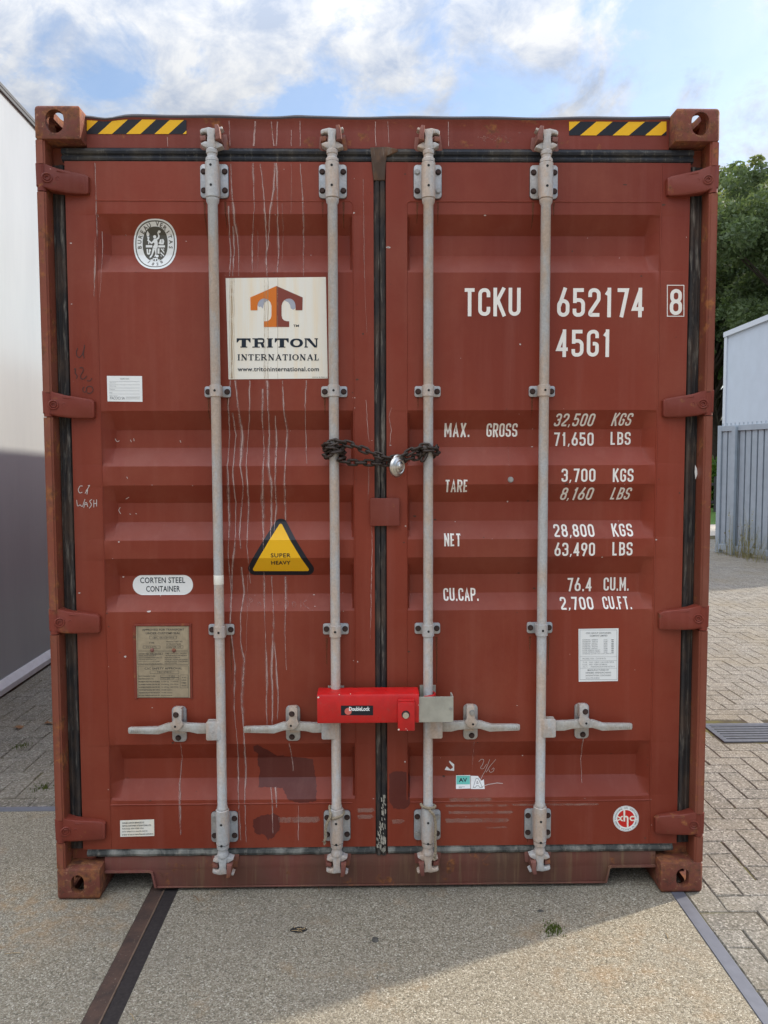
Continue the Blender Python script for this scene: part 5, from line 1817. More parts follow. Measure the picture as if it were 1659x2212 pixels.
# owner's small plate
t = newbm()
px_poly(t, [(259.5, 1772), (333, 1769.5), (333.5, 1805.5), (260, 1807.5)])
OWN = put('owner_sticker', t, M['cream'], root, 0.0010)
t = newbm()
for k, (s_, x1_) in enumerate((('OWNED AND/OR MANAGED BY', 312), ('TRITON CONTAINER INTERNATIONAL LTD.', 327), ('PURCHASE, NEW YORK U.S.A.', 311), ('and is subject to a security interest', 319), ('in favor of one or more financial institutions.', 332))):
    typeset(s_, 264, 1776 + k * 6.2, x1_, 1779.4 + k * 6.2, t, .012, slope=.028)
put('lettering', t, M['ink'], OWN, 0.0016)

# dimension plate on the right door
t = newbm()
px_poly(t, [(1249.5, 1358.5), (1336, 1357), (1334.5, 1471), (1250, 1472.5)])
DIM = put('dimension_sticker', t, M['white'], root, 0.0010)
def DP(x, y):
    return (x / 14.769 + 1235.6, y / 14.769 + 1339.3)
t = newbm()
def dp(s_, x0, y0, x1, y1, off=0.0):
    typeset(s_, *DP(x0, y0), *DP(x1, y1), t, off, slope=.006)
dp('CXIC GROUP CONTAINERS', 440, 388, 1245, 440, .01); dp('COMPANY LIMITED', 562, 474, 1125, 526, .01)
for k, (a_, b_) in enumerate((('EXTERNAL  LENGTH', '12192'), ('EXTERNAL  WIDTH', '2438'), ('EXTERNAL  HEIGHT', '2896'), ('INTERNAL  LENGTH', '12032'), ('INTERNAL  WIDTH', '2352'), ('INTERNAL  HEIGHT', '2698'), ('DOOR OPENING HEIGHT', '2585'), ('DOOR OPENING WIDTH', '2340'))):
    y0 = 610 + k * 56
    dp(a_, 335, y0, 815 if k < 6 else 895, y0 + 34)
    dp(b_, 1005, y0, 1125, y0 + 34)
    dp('MM', 1255, y0, 1325, y0 + 34, .02)
dp('INTERNAL CU.CAP. 76.4 CU.M. 2700 CU.FT', 335, 1056, 1325, 1090)
dp('MODEL NO : CX16-41TL', 338, 1210, 1085, 1252)
dp('T.I.R.   NO : GB/C 13610 BV/2016', 340, 1326, 1335, 1368); dp('C.S.C.  NO : F/BV/13748/16', 335, 1398, 1110, 1440); dp('T.C.T.     IM/RADALEUM FHP 60/2016', 340, 1468, 1355, 1506)
dp('MANUFACTURED BY', 495, 1568, 1180, 1618, .01); dp('NINGBO XINHUACHANG', 437, 1654, 1240, 1704, .01); dp('INTERNATIONAL CONTAINERS', 437, 1742, 1240, 1790); dp('CO.,LTD.CHINA', 437, 1828, 875, 1876)
for yy in (1165, 1288, 1532):
    a, c = DP(250, yy), DP(1425, yy)
    px_rect(t, a[0], a[1], c[0], a[1] + .4)
a, c = DP(245, 310), DP(1432, 1905)
frame_lines(t, a[0], a[1], c[0], c[1], .6)
put('lettering', t, M['inkp'], DIM, 0.0016)

# maker's roundel
RX, RY = 1352, 1768
def circ(px, py, r, n=40):
    return [(px + r * math.cos(2 * math.pi * k / n), py + r * math.sin(2 * math.pi * k / n)) for k in range(n)]
t = newbm()
px_poly(t, circ(RX, RY, 27.8))
RON = put('maker_roundel', t, M['white'], root, 0.0010)
t = newbm()
px_poly(t, circ(RX, RY, 18.6))
put('red_disc', t, M['rond'], RON, 0.0014)
def RP(x, y):
    return (x / 15.99 + 1296.1 + (RX - 1352.3), y / 15.99 + 1719.5 + (RY - 1768.3))
t = newbm()
def rb(pts, wd, lay):
    ribbon2(t, [(surf(*RP(*p)).x, surf(*RP(*p)).z) for p in pts], wd / 15.99 / 600, False, lay)
rb([(840, 460), (840, 875)], 62, 0); rb(fillet([(850, 710), (955, 710), (955, 1080)], 60), 62, -.0001)
rb(fillet([(1200, 715), (1045, 700), (1045, 845), (1200, 830)], 75), 50, -.0001)
rb(fillet([(600, 700), (735, 775), (600, 850)], 20), 46, -.0001); rb(fillet([(790, 700), (715, 720), (715, 830), (790, 850)], 50), 46, -.0002)
put('logo_letters', t, M['cream'], RON, 0.0018)
t = newbm()
ring_text('NINGBO XINHUACHANG INTL CONTAINERS CO.,LTD', 23.0, 23.0, 232, -52, 3.6, False, RX, RY, 0)
ring_text('+ 新 华 昌 +', 23.2, 23.2, 248, 292, 3.4, True, RX, RY, 0)
ribbon2(t, [(surf(*p).x, surf(*p).z) for p in circ(RX, RY, 26.4)], .5 / 600, True)
put('lettering', t, M['inkp'], RON, 0.0014)

# torn stickers low on the right door
t = newbm()
px_poly(t, [(985, 1674.5), (1016, 1674), (1016, 1703), (985, 1704)])
AV = put('grade_sticker', t, M['white'], root, 0.0010)
t = newbm()
px_rect(t, 986, 1675.5, 1015, 1694)
put('teal_field', t, M['teal'], AV, 0.0014)
t = newbm()
typeset('AV', 991, 1680, 1009, 1689, t, .03)
px_rect(t, 991, 1699, 1004, 1699.6); px_rect(t, 991, 1701, 998, 1701.6)
put('lettering', t, M['navy'], AV, 0.0018)
t = newbm()
px_poly(t, [(1017, 1675.5), (1032, 1676), (1040, 1686), (1045, 1683), (1047, 1704), (1017, 1704)])
A2 = put('grade_sticker', t, M['white'], root, 0.0011)
A2['label'] = 'torn white sticker with outlined letter'
t = newbm()
for q, pts in enumerate(([(1022, 1700.5), (1028, 1681.5), (1033, 1681.5), (1042, 1700.5), (1036, 1700.5), (1034, 1697), (1029, 1697), (1027, 1700.5)], [(1029.5, 1692), (1031, 1687), (1033, 1692)])):
    ribbon2(t, [(surf(*p).x, surf(*p).z) for p in pts], .8 / 600, True)
put('lettering', t, M['ink'], A2, 0.0016)
t = newbm()
px_poly(t, [(961, 1661.5), (965, 1655), (973, 1662), (979, 1657), (970, 1646), (971, 1643), (981, 1651), (981, 1665), (961, 1663)])
put('torn_paper', t, M['white'], root, 0.0010)

p = surf(1103, 1036)
bolt(root, p.x, p.y, p.z, True)
t = newbm()
for pts in ([(1500, 1004), (1504, 1012), (1505, 1024), (1501, 1036), (1499, 1020)],):
    q = newbm()
    px_poly(q, pts, 0, 0, .064)
    for v in q.verts:
        v.co.y = .0575
    face_front(q)
    join(t, q, 0)
link('torn_tape', t, M['white'], root)

# hazard stripes on the header
def hazard(x0, x1, yt, yb, first, flip=False):
    t = newbm()
    n = 8
    wdt = (x1 - x0)
    px_poly(t, [(x0, yt), (x1, yt), (x1, yb), (x0, yb)], 0, 0, YH)
    sl = 24 if not flip else 24
    per = 61.0 if not flip else 70.0
    k = -2
    while True:
        a = x0 + first + k * per
        if a > x1 + 40:
            break
        hw = per / 2
        # slanted bar clipped to the plate
        top = [a + sl + 6, a + sl + 6 + hw]
        bot = [a - 6, a - 6 + hw]
        pts = [(top[0], yt), (top[1], yt), (bot[1], yb), (bot[0], yb)]
        def clip(ps, xc, keep):
            o = []
            for i in range(len(ps)):
                p, q = ps[i], ps[(i + 1) % len(ps)]
                ip, iq = (p[0] - xc) * keep >= 0, (q[0] - xc) * keep >= 0
                if ip:
                    o.append(p)
                if ip != iq:
                    f_ = (xc - p[0]) / (q[0] - p[0])
                    o.append((xc, p[1] + (q[1] - p[1]) * f_))
            return o
        pts = clip(clip(pts, x0, 1), x1, -1) if pts else pts
        if len(pts) >= 3:
            px_poly(t, pts, -.0003, 1, YH)
        k += 1
    for v in t.verts:
        v.co.y += YH - .0021
    face_front(t)
    return link('hazard_stripe', t, [M['black'], M['yellow']], root)
hazard(188, 403, 257, 290, -31)
hazard(1229, 1439, 262.5, 293, -40, True)

# ------------------------------------------------------------------ chain and padlock
LP = 0.0295                                                # pitch
def link_mesh():
    bm = newbm()
    rc_, half, wr = 0.0096, 0.0100, 0.0048
    pts = []
    for k in range(9):
        a = -math.pi / 2 + math.pi * k / 8
        pts.append((half + rc_ * math.cos(a), rc_ * math.sin(a), 0))
    for k in range(9):
        a = math.pi / 2 + math.pi * k / 8
        pts.append((-half + rc_ * math.cos(a), rc_ * math.sin(a), 0))
    tube(bm, pts, wr, 8, True)
    me = mesh_of(bm, 'chain_link', M['chain'])
    me.polygons.foreach_set('use_smooth', [True] * len(me.polygons))
    return me
LME = link_mesh()
path = []
def coil(cx, z0, z1, turns, r, a0, cw):
    n = int(28 * turns)
    for k in range(n + 1):
        f_ = k / n
        a = a0 + cw * 2 * math.pi * turns * f_
        path.append(Vector((cx + r * math.cos(a), ROD_Y + r * .92 * math.sin(a), z0 + (z1 - z0) * f_ + .004 * math.sin(a * 1.5))))
zc_ = lambda px, py: at(px, py, -0.012)
rA, rB = RODS[1], RODS[2]
coil(rA, zc_(720, 990).z, zc_(720, 956).z, 3.0, 0.0325, R(-60), 1)
for px, py in ((757, 960), (775, 967), (792, 974), (810, 981), (828, 987), (846, 991), (862, 988), (876, 981), (892, 972)):
    path.append(at(px, py, -0.014))
coil(rB, zc_(925, 964).z, zc_(925, 986).z, 2.0, 0.0315, R(-120), 1)
for px, py in ((905, 987), (888, 990), (868, 995), (846, 1000), (824, 1001), (802, 1000), (780, 999), (762, 999), (745, 998), (734, 996), (722, 990)):
    path.append(at(px, py, -0.002))
CHN = empty('chain', (0.0, ROD_Y, path[40].z))
tag(CHN, 'heavy dark rusty chain wrapped round the two middle locking bars', 'chain')
cum = [0.0]
for a, c in zip(path, path[1:]):
    cum.append(cum[-1] + (c - a).length)
nl = int(cum[-1] / LP)
rl = random.Random(4)
def on_path(d):
    d = min(max(d, 0), cum[-1] - 1e-6)
    i = max(k for k in range(len(cum)) if cum[k] <= d)
    i = min(i, len(path) - 2)
    return path[i].lerp(path[i + 1], (d - cum[i]) / max(1e-9, cum[i + 1] - cum[i]))
for k in range(nl):
    d = (k + .5) * LP
    p = on_path(d)
    tg = (on_path(d + .010) - on_path(d - .010)).normalized()
    roll = (R(75) if k % 2 else R(-12)) + rl.uniform(-.25, .25)
    q = tg.to_track_quat('X', 'Z')
    o = bpy.data.objects.new('chain_link', LME)
    COL.objects.link(o)
    o.parent = CHN
    o.location = p - CHN.location
    o.rotation_mode = 'QUATERNION'
    o.rotation_quaternion = q @ Euler((roll, 0, 0)).to_quaternion()

pc = at(858, 1008, -0.03)
PAD = empty('padlock', pc)
tag(PAD, 'round chromed disc padlock hanging from the chain', 'padlock')
turn = Matrix.Translation(pc) @ Euler((R(4), R(8), R(50))).to_matrix().to_4x4() @ Matrix.Scale(1.14, 4)
bm = newbm()
prof = [(0.0, -.0135), (.0165, -.0135), (.0180, -.0110), (.0195, -.0110), (.0210, -.0128), (.0245, -.0120), (.0258, -.0092), (.0290, -.0086), (.0325, -.006), (.0350, 0), (.0330, .006), (.027, .0095), (.018, .0125), (0.0, .0135)]
N = 36
rings = []
for r_, y_ in prof:
    rings.append([bm.verts.new((r_ * math.cos(2 * math.pi * k / N), y_, r_ * math.sin(2 * math.pi * k / N))) for k in range(N)] if r_ > 0 else [bm.verts.new((0, y_, 0))])
for a, c in zip(rings, rings[1:]):
    for k in range(N):
        if len(a) == 1:
            bm.faces.new((a[0], c[k], c[(k + 1) % N]))
        elif len(c) == 1:
            bm.faces.new((a[k], c[0], a[(k + 1) % N]))
        else:
            bm.faces.new((a[k], c[k], c[(k + 1) % N], a[(k + 1) % N]))
bmesh.ops.recalc_face_normals(bm, faces=bm.faces)
bmesh.ops.transform(bm, matrix=turn, verts=bm.verts)
link('body', bm, M['steel'], PAD, 'all')
bm = newbm()
tube(bm, [(.021 * math.cos(a), .0, .020 + .016 * math.sin(a)) for a in [R(-10 + q * 20) for q in range(11)]], .0048, 10)
bmesh.ops.transform(bm, matrix=turn, verts=bm.verts)
link('shackle', bm, M['steel'], PAD, 'all')
bm = newbm()
cyl(bm, (0.0, -.0185, 0), (0.0, -.013, 0), .0105, .0115, 20)
cyl(bm, (0.0, -.0198, 0), (0.0, -.0184, 0), .0062, .0062, 16)
bmesh.ops.transform(bm, matrix=turn, verts=bm.verts)
link('key_cylinder', bm, M['steel'], PAD, 40)

# ------------------------------------------------------------------ red bar lock across the two middle bars
yf_ = -0.062
LK = empty('container_lock', at(795, 1530, -0.02))
tag(LK, 'glossy red steel bar lock clamped across the two middle locking bars', 'bar lock')
a, c = at(685.5, 1564.5, yf_), at(905, 1498, yf_)
bm = newbm()
ch_ = [(0.020, a.z), (yf_ + .010, a.z), (yf_ + .003, a.z + .003), (yf_, a.z + .010), (yf_, c.z - .012), (yf_ + .0035, c.z - .0035), (yf_ + .012, c.z), (0.020, c.z)]
th = .005
inn = [(0.020, a.z + th), (yf_ + .011, a.z + th), (yf_ + th, a.z + .011), (yf_ + th, c.z - .013), (yf_ + .012, c.z - th), (0.020, c.z - th)]
loop = ch_ + list(reversed(inn))
v0 = [bm.verts.new((a.x, y, z)) for y, z in loop]
v1 = [bm.verts.new((c.x, y, z)) for y, z in loop]
for i in range(len(loop)):
    j = (i + 1) % len(loop)
    bm.faces.new((v0[i], v0[j], v1[j], v1[i]))
for vs in (v0, v1):
    f = bm.faces.new(vs)
    bmesh.ops.triangulate(bm, faces=[f])
bmesh.ops.recalc_face_normals(bm, faces=bm.faces)
link('red_channel', bm, M['lock'], LK, 30)
bm = newbm()
a2, c2 = at(903, 1560.5, yf_ + .006), at(979.5, 1505, yf_ + .006)
box(bm, a2.x - .06, c2.x, yf_ + .0058, yf_ + .0108, a2.z, c2.z, .001)
box(bm, c2.x - .006, c2.x, yf_ + .011, 0.0, a2.z, c2.z, .001)
link('sliding_bar', bm, M['slide'], LK)
bm = newbm()
hz = at(940, 1497, 0.0).z
hx = at(941, 1497, 0.0).x
pts = [(hx - .045, yf_ + .030, hz - .006)] + [(rB + .006 + (hx - rB - .009) * math.cos(R(q)), ROD_Y - .008 + .030 * math.sin(R(q)), hz - .004) for q in range(-60, 100, 16)]
for dz in (0, -.010):
    tube(bm, [(x, y, z + dz) for x, y, z in pts], .0045, 8)
link('hook', bm, M['lock'], LK, 40)
bm = newbm()
for px in (760, 886):
    p = at(px - 10 if px < 800 else px, 1495, .015)
    q = at(px + (-18 if px < 800 else 16), 1495, .015)
    xa, xb = sorted((p.x, q.x))
    box(bm, xa, xb, .008, .046, p.z - .010, p.z + .004, .001)
for rx_ in (rA, rB):
    box(bm, rx_ - .03, rx_ + .03, .030, .034, c.z - .06, c.z + .004)
link('inner_hook', bm, M['slide'], LK)
bm = newbm()
a3, c3 = at(859.5, 1579, yf_ - .022), at(896, 1513.5, yf_ - .022)
box(bm, a3.x, c3.x, yf_ - .022, yf_ - .0005, a3.z, c3.z - .006, .0022)
box(bm, a3.x + .001, c3.x - .001, yf_ - .018, yf_ - .0005, c3.z - .0075, c3.z + .003, .004)
LH = link('lock_housing', bm, M['lock'], LK, 30)
kc = at(876.5, 1544, yf_ - .024)
bm = newbm()
cyl(bm, (kc.x, yf_ - .0235, kc.z), (kc.x, yf_ - .0221, kc.z), .0148, None, 24, 1)
cyl(bm, (kc.x, yf_ - .031, kc.z - .001), (kc.x, yf_ - .0236, kc.z - .001), .0112, .0122, 24)
link('lock_cylinder', bm, [M['steel'], M['hole']], LH, 40)
bm = newbm()
sc_ = at(974.5, 1532, yf_)
cyl(bm, (sc_.x, yf_ + .003, sc_.z), (sc_.x, yf_ + .0057, sc_.z), .0058, .0062, 12)
link('screw', bm, M['boltz'], LK, 40)
bm = newbm()
px_rect(bm, 736.5, 1524, 806, 1545, 0, 0, yf_)
for v in bm.verts:
    v.co.y = yf_ - .0006
face_front(bm)
BDG = link('badge', bm, M['black'], LK)
bm = newbm()
px_poly(bm, circ(752, 1536.5, 7.6, 24), 0, 0, yf_)
for v in bm.verts:
    v.co.y = yf_ - .0010
face_front(bm)
link('badge_disc', bm, decal('salmon print', (0.62, 0.14, 0.11), (1, .9, .9), .1), BDG)
bm = newbm()
typeset('DoubleLock', 754, 1526.5, 799, 1535.5, bm, .035, fy=yf_)
for v in bm.verts:
    v.co.y = yf_ - .0014
face_front(bm)
link('lettering', bm, M['white'], BDG)
t = newbm()                                                # chipped enamel
for k, (px, py, r_) in enumerate(((687.5, 1506.5, 2.2), (733, 1500.5, 1.0), (757, 1499, .9), (861.5, 1576, 2.0), (880, 1577.5, .9), (877, 1574, .7), (904, 1523, .8))):
    yy = yf_ - .0225 if 858 < px < 897 else yf_ - .0003
    rr = rough_poly(circ(px, py, r_, 8), .5, 2, k)
    q = newbm()
    px_poly(q, rr, 0, 0, yy)
    for v in q.verts:
        v.co.y = yy
    face_front(q)
    join(t, q, 0)
link('paint_chips', t, M['cream'], LK)

# ------------------------------------------------------------------ rope ends on the middle bars
def rope(pts, name_loc, label):
    p3 = [Vector(p) for p in pts]
    sm = []
    for i in range(len(p3) - 1):
        p0_, p1_, p2_, p3_ = p3[max(0, i - 1)], p3[i], p3[i + 1], p3[min(len(p3) - 1, i + 2)]
        for k in range(8):
            u = k / 8
            sm.append(0.5 * ((2 * p1_) + (-p0_ + p2_) * u + (2 * p0_ - 5 * p1_ + 4 * p2_ - p3_) * u * u + (-p0_ + 3 * p1_ - 3 * p2_ + p3_) * u ** 3))
    sm.append(p3[-1])
    bm = newbm()
    for ph in range(3):                                    # three strands twisted together
        q = []
        for i, p in enumerate(sm):
            a_ = sm[max(0, i - 1)]
            c_ = sm[min(len(sm) - 1, i + 1)]
            tg_ = (c_ - a_).normalized()
            u_ = tg_.orthogonal().normalized() if abs(tg_.z) > .9 else Vector((0, 0, 1)).cross(tg_).normalized()
            v_ = tg_.cross(u_)
            an = i * 0.9 + ph * 2.094
            q.append(p + (u_ * math.cos(an) + v_ * math.sin(an)) * .0028)
        tube(bm, q, .0030, 6)
    rf = random.Random(len(pts))
    for k in range(10):                                    # frayed end
        e_ = sm[-1] + Vector((rf.gauss(0, .003), rf.gauss(0, .003), 0))
        tube(bm, [e_, e_ + Vector((rf.gauss(0, .005), rf.gauss(0, .004), -rf.uniform(.006, .016)))], .0009, 4)
    o = empty('rope', name_loc)
    tag(o, label, 'rope', 'rope ends tied to the middle bars')
    link('strand', bm, M['rope'], o, 'all')
    return o
def around(cx, r, a0, a1, z0, z1, n):
    return [(cx + r * math.cos(R(a0 + (a1 - a0) * k / n)), ROD_Y + r * math.sin(R(a0 + (a1 - a0) * k / n)), z0 + (z1 - z0) * k / n) for k in range(n + 1)]
zr = lambda py: at(728, py, -.01).z
pts = around(rA, .0265, 200, 560, zr(1770), zr(1748), 12)[:-1] + [tuple(at(714, 1762, -.012)), tuple(at(706, 1780, -.016)), tuple(at(703, 1796, -.016)), tuple(at(704, 1806, -.014)), tuple(at(701, 1816, -.012))]
rope(pts, (rA, ROD_Y, zr(1760)), 'frayed hemp rope end tied round the bar left of the centre seal')
pts = around(rB, .0265, 180, 470, zr(1744), zr(1752), 10) + [tuple(at(930, 1752, -.022)), tuple(at(939, 1766, -.022)), tuple(at(941, 1790, -.020)), tuple(at(940, 1812, -.020)), tuple(at(941, 1838, -.018)), tuple(at(939, 1850, -.016))]
rope(pts, (rB, ROD_Y, zr(1750)), 'longer hemp rope hanging down the bar right of the centre seal')

# ------------------------------------------------------------------ left warehouse
b0, b1 = gnd(0, 1503), gnd(117.4, 1424)
dv = (b1 - b0).normalized()
nv = Vector((dv.y, -dv.x, 0))                              # towards the yard
p = b0
def wall_pt(px, py):
    """height on the warehouse wall plane"""
    d = ray(px, py)
    tt = (p - CAM_LOC).dot(nv) / d.dot(nv)
    return CAM_LOC + d * tt
ztop = wall_pt(0, 190).z
WB = empty('warehouse', b0 - dv * 1.6)
tag(WB, 'white clad warehouse wall left of the container with a dark roof edge', 'building')
def wallbox(bm, u0, u1, n0, n1, z0, z1, mi=0, bev=0):
    t_ = newbm()
    box(t_, u0, u1, n0, n1, z0, z1, bev)
    Mx = Matrix(((dv.x, nv.x, 0, b0.x), (dv.y, nv.y, 0, b0.y), (0, 0, 1, 0), (0, 0, 0, 1)))
    join(bm, t_, mi, Mx)
bm = newbm()
wallbox(bm, -1.6, 13, -8.0, -0.002, 0.06, ztop)
bmesh.ops.recalc_face_normals(bm, faces=bm.faces)
link('wall', bm, M['facade'], WB)
bm = newbm()
t_ = newbm()
pr_ = [(-.0015, .105), (.006, .105), (.042, .058), (.042, .020), (-.0015, .020)]
va_ = [[t_.verts.new(b0 + dv * u_ + nv * n_ + Vector((0, 0, z_))) for n_, z_ in pr_] for u_ in (-1.62, 13.02)]
for i_ in range(5):
    t_.faces.new((va_[0][i_], va_[0][(i_ + 1) % 5], va_[1][(i_ + 1) % 5], va_[1][i_]))
t_.faces.new(va_[0])
t_.faces.new(va_[1])
join(bm, t_, 0)
bmesh.ops.recalc_face_normals(bm, faces=bm.faces)
link('base_trim', bm, M['alu'], WB)
bm = newbm()
wallbox(bm, -1.62, 13.0, -0.20, 0.0, -0.02, 0.0115)
link('base_gap', bm, M['hole'], WB)  # gap's darkness painted as a black strip under the base trim
bm = newbm()
wallbox(bm, -1.62, 13.02, -0.3, 0.020, ztop + .001, ztop + .028, 0, .003)
wallbox(bm, -1.62, 13.02, 0.004, 0.016, ztop - .022, ztop)
bmesh.ops.recalc_face_normals(bm, faces=bm.faces)
link('coping', bm, M['coping'], WB)

# ------------------------------------------------------------------ fence, shed and far things on the right
f0, f1 = gnd(1549, 1192.5), gnd(1659, 1209)
fd = (f1 - f0).normalized()
fz = 0.0
def ftop(px, py):
    d = ray(px, py)
    nn = Vector((fd.y, -fd.x, 0))
    tt = (f0 - CAM_LOC).dot(nn) / d.dot(nn)
    return (CAM_LOC + d * tt).z
FH = ftop(1551, 921)
FN = empty('metal_fence', f0)
tag(FN, 'blue grey upright slatted metal fence beyond the paving on the right', 'fence')
def fbox(bm, u0, u1, n0, n1, z0, z1, mi=0, bev=0):
    t_ = newbm()
    box(t_, u0, u1, n0, n1, z0, z1, bev)
    nn = Vector((-fd.y, fd.x, 0))                          # away from the yard
    Mx = Matrix(((fd.x, nn.x, 0, f0.x), (fd.y, nn.y, 0, f0.y), (0, 0, 1, 0), (0, 0, 0, 1)))
    join(bm, t_, mi, Mx)
    bmesh.ops.recalc_face_normals(bm, faces=bm.faces)
bm = newbm()
for k in range(22):
    u = 0.10 + k * 0.14
    fbox(bm, u, u + .108, -.02, .02, .16, FH - .10)
link('slats', bm, M['fence'], FN)
bm = newbm()
fbox(bm, 0.05, 3.2, .0225, .03, .16, FH - .10)
link('backing_sheet', bm, M['fence_dark'], FN)
bm = newbm()
fbox(bm, 0.0, 3.2, -.045, .045, .06, .158, 0, .004)
fbox(bm, 0.0, 3.2, -.045, .045, FH - .098, FH, 0, .004)
fbox(bm, 0.0, 0.09, -.05, .05, 0.0, FH + .005, 0, .004)
for k in range(31):
    fbox(bm, .06 + k * .1, .085 + k * .1, -.004, .004, FH + .0005, FH + .045)
link('frame', bm, M['fence'], FN)
bm = newbm()
for k in range(2):
    fbox(bm, 0.40 + k * 2.4, 0.49 + k * 2.4, -.10, -.046, 0.0, FH - .02, 0, .004)
link('post', bm, M['fence'], FN)

zr_ = 4.62
r0, r1 = gnd(1566, 727, zr_), gnd(1659, 690.5, zr_)
sdv = (r1 - r0).normalized()
SH = empty('shed', (r0.x, r0.y, 0))
tag(SH, 'pale blue grey clad shed rising behind the slatted fence', 'building')
def sbox(bm, u0, u1, n0, n1, z0, z1, bev=0):
    t_ = newbm()
    box(t_, u0, u1, n0, n1, z0, z1, bev)
    nn = Vector((-sdv.y, sdv.x, 0))
    Mx = Matrix(((sdv.x, nn.x, 0, r0.x), (sdv.y, nn.y, 0, r0.y), (0, 0, 1, 0), (0, 0, 0, 1)))
    join(bm, t_, 0, Mx)
    bmesh.ops.recalc_face_normals(bm, faces=bm.faces)
bm = newbm()
sbox(bm, 0.02, 4, 0.02, 7, 0.0, zr_ - .02)
link('wall', bm, M['shed'], SH)
bm = newbm()
sbox(bm, -.03, 4.05, -.03, 7.05, zr_ - .0195, zr_ + .10, .005)
link('roof_edge', bm, M['shed_trim'], SH)
bm = newbm()
sbox(bm, -.012, 0.14, -.012, 0.16, 0.0, zr_ - .02, .004)
link('corner_trim', bm, M['shed_trim'], SH)

# grass, road, picket fence, hedge and a far house, seen between container and fence
def sheet(name, pts, z, m):
    bm_ = newbm()
    bm_.faces.new([bm_.verts.new((x, y, z)) for x, y in pts])
    o = link(name, bm_, m)
    return tag(o, kind='structure')
sheet('road', [(3, 14.5), (30, 14.5), (40, 18), (3, 18)], -0.035, M['road'])
sheet('lawn', [(2, 18.02), (45, 18.02), (45, 40), (2, 40)], -0.030, M['grass'])
pk = empty('picket_fence', (12, 23.2, 0))
tag(pk, 'dark low picket fence standing in the grass before the hedge', 'fence')
bm = newbm()
for k in range(60):
    box(bm, 6 + k * .2, 6.09 + k * .2, 23.18, 23.22, -0.03, 1.15)
link('pickets', bm, M['wood'], pk)
bm = newbm()
box(bm, 5.9, 18.1, 23.221, 23.26, 0.25, 0.34)
box(bm, 5.9, 18.1, 23.221, 23.26, 0.85, 0.94)
link('rail', bm, M['wood'], pk)
fh = empty('far_house', (14, 44, 0))
tag(fh, 'plain beige walled house far behind the trees', 'building')
bm = newbm()
box(bm, 8, 26, 44, 52, -.04, 5.4)
link('wall', bm, M['farwall'], fh)
bm = newbm()
box(bm, 7.9, 26.1, 43.9, 52.1, 5.401, 5.65)
link('roof_edge', bm, M['alu'], fh)

def leaf_cloud(centres, n, size, rnd_, squash=1.0):
    """numpy leaf quads scattered in shells round clump centres"""
    rg = np.random.default_rng(rnd_)
    C_ = np.array([c[:3] for c in centres])
    Rr_ = np.array([c[3] for c in centres])
    wts = Rr_ ** 2
    idx = rg.choice(len(C_), n, p=wts / wts.sum())
    d = rg.normal(size=(n, 3))
    d /= np.linalg.norm(d, axis=1)[:, None]
    rad = Rr_[idx] * (0.35 + 0.70 * rg.random(n) ** 0.55)
    P = C_[idx] + d * rad[:, None] * np.array([1, 1, squash])
    u = rg.normal(size=(n, 3))
    u /= np.linalg.norm(u, axis=1)[:, None]
    v = np.cross(u, rg.normal(size=(n, 3)))
    v /= np.linalg.norm(v, axis=1)[:, None]
    s_ = size * (0.6 + 0.8 * rg.random(n))[:, None]
    quad = np.stack([P + u * s_, P + v * s_ * .55, P - u * s_, P - v * s_ * .55], 1).reshape(-1, 3)
    tone = np.clip(rg.normal(0.45, .25, n) + 0.25 * (rg.random(len(C_))[idx] - .5), 0, 1)
    return quad, tone
def foliage(name, quad, tone, m, parent):
    org = wloc(parent)
    me = bpy.data.meshes.new(name)
    n = len(quad) // 4
    me.from_pydata((quad - np.array(org)).tolist(), [], np.arange(n * 4).reshape(n, 4).tolist())
    a_ = me.attributes.new('tone', 'FLOAT', 'FACE')
    a_.data.foreach_set('value', tone.astype(np.float32))
    me.materials.append(m)
    o = bpy.data.objects.new(name, me)
    COL.objects.link(o)
    o.parent = parent
    return o
def tree(x, y, h, rad, seed, m, label, nleaf=26000, lsize=.15, lean=0.0, low=.28):
    rr = random.Random(seed)
    T_ = empty('tree', (x, y, 0))
    tag(T_, label, 'tree', 'trees behind the yard')
    bm_ = newbm()
    trunk = [(x + lean * k / 8 * h * .1 + rr.uniform(-.06, .06), y + rr.uniform(-.06, .06), -.05 + h * .72 * k / 8) for k in range(9)]
    tube(bm_, trunk, .2, 9, False, 0, lambda f_: .26 * h / 12 * (1.15 - .85 * f_))
    cs = []
    for k in range(40):
        f_ = low + (1.0 - low) * ((k + rr.random()) / 40)
        an = rr.uniform(0, 2 * math.pi)
        env = rad * math.sin(math.pi * (0.12 + 0.80 * ((f_ - low) / (1 - low)))) ** 0.75
        rd = env * rr.uniform(.25, .95)
        c_ = (x + lean * f_ * h * .1 + rd * math.cos(an), y + rd * math.sin(an), h * (0.06 + .88 * f_), rad * rr.uniform(.17, .33))
        cs.append(c_)
        b_ = Vector(trunk[min(8, int(f_ * 7))])
        tube(bm_, [b_, b_.lerp(Vector(c_[:3]), .5) + Vector((0, 0, -.2)), Vector(c_[:3])], .05, 6, False, 0, lambda q_: .085 * (1.1 - q_))
    for k in range(22):                                   # loose sprays beyond the main clumps
        f_ = rr.uniform(low + .1, 1.02)
        an = rr.uniform(0, 2 * math.pi)
        env = rad * math.sin(math.pi * (0.12 + 0.80 * min(1, (f_ - low) / (1 - low)))) ** 0.75
        cs.append((x + lean * f_ * h * .1 + env * 1.12 * math.cos(an), y + env * 1.12 * math.sin(an), h * (0.10 + .88 * f_), rad * rr.uniform(.06, .13)))
    link('trunk', bm_, M['bark'], T_, 'all')
    q_, t_ = leaf_cloud(cs, nleaf, lsize, seed, .8)
    foliage('crown', q_, t_, m, T_)
    return T_
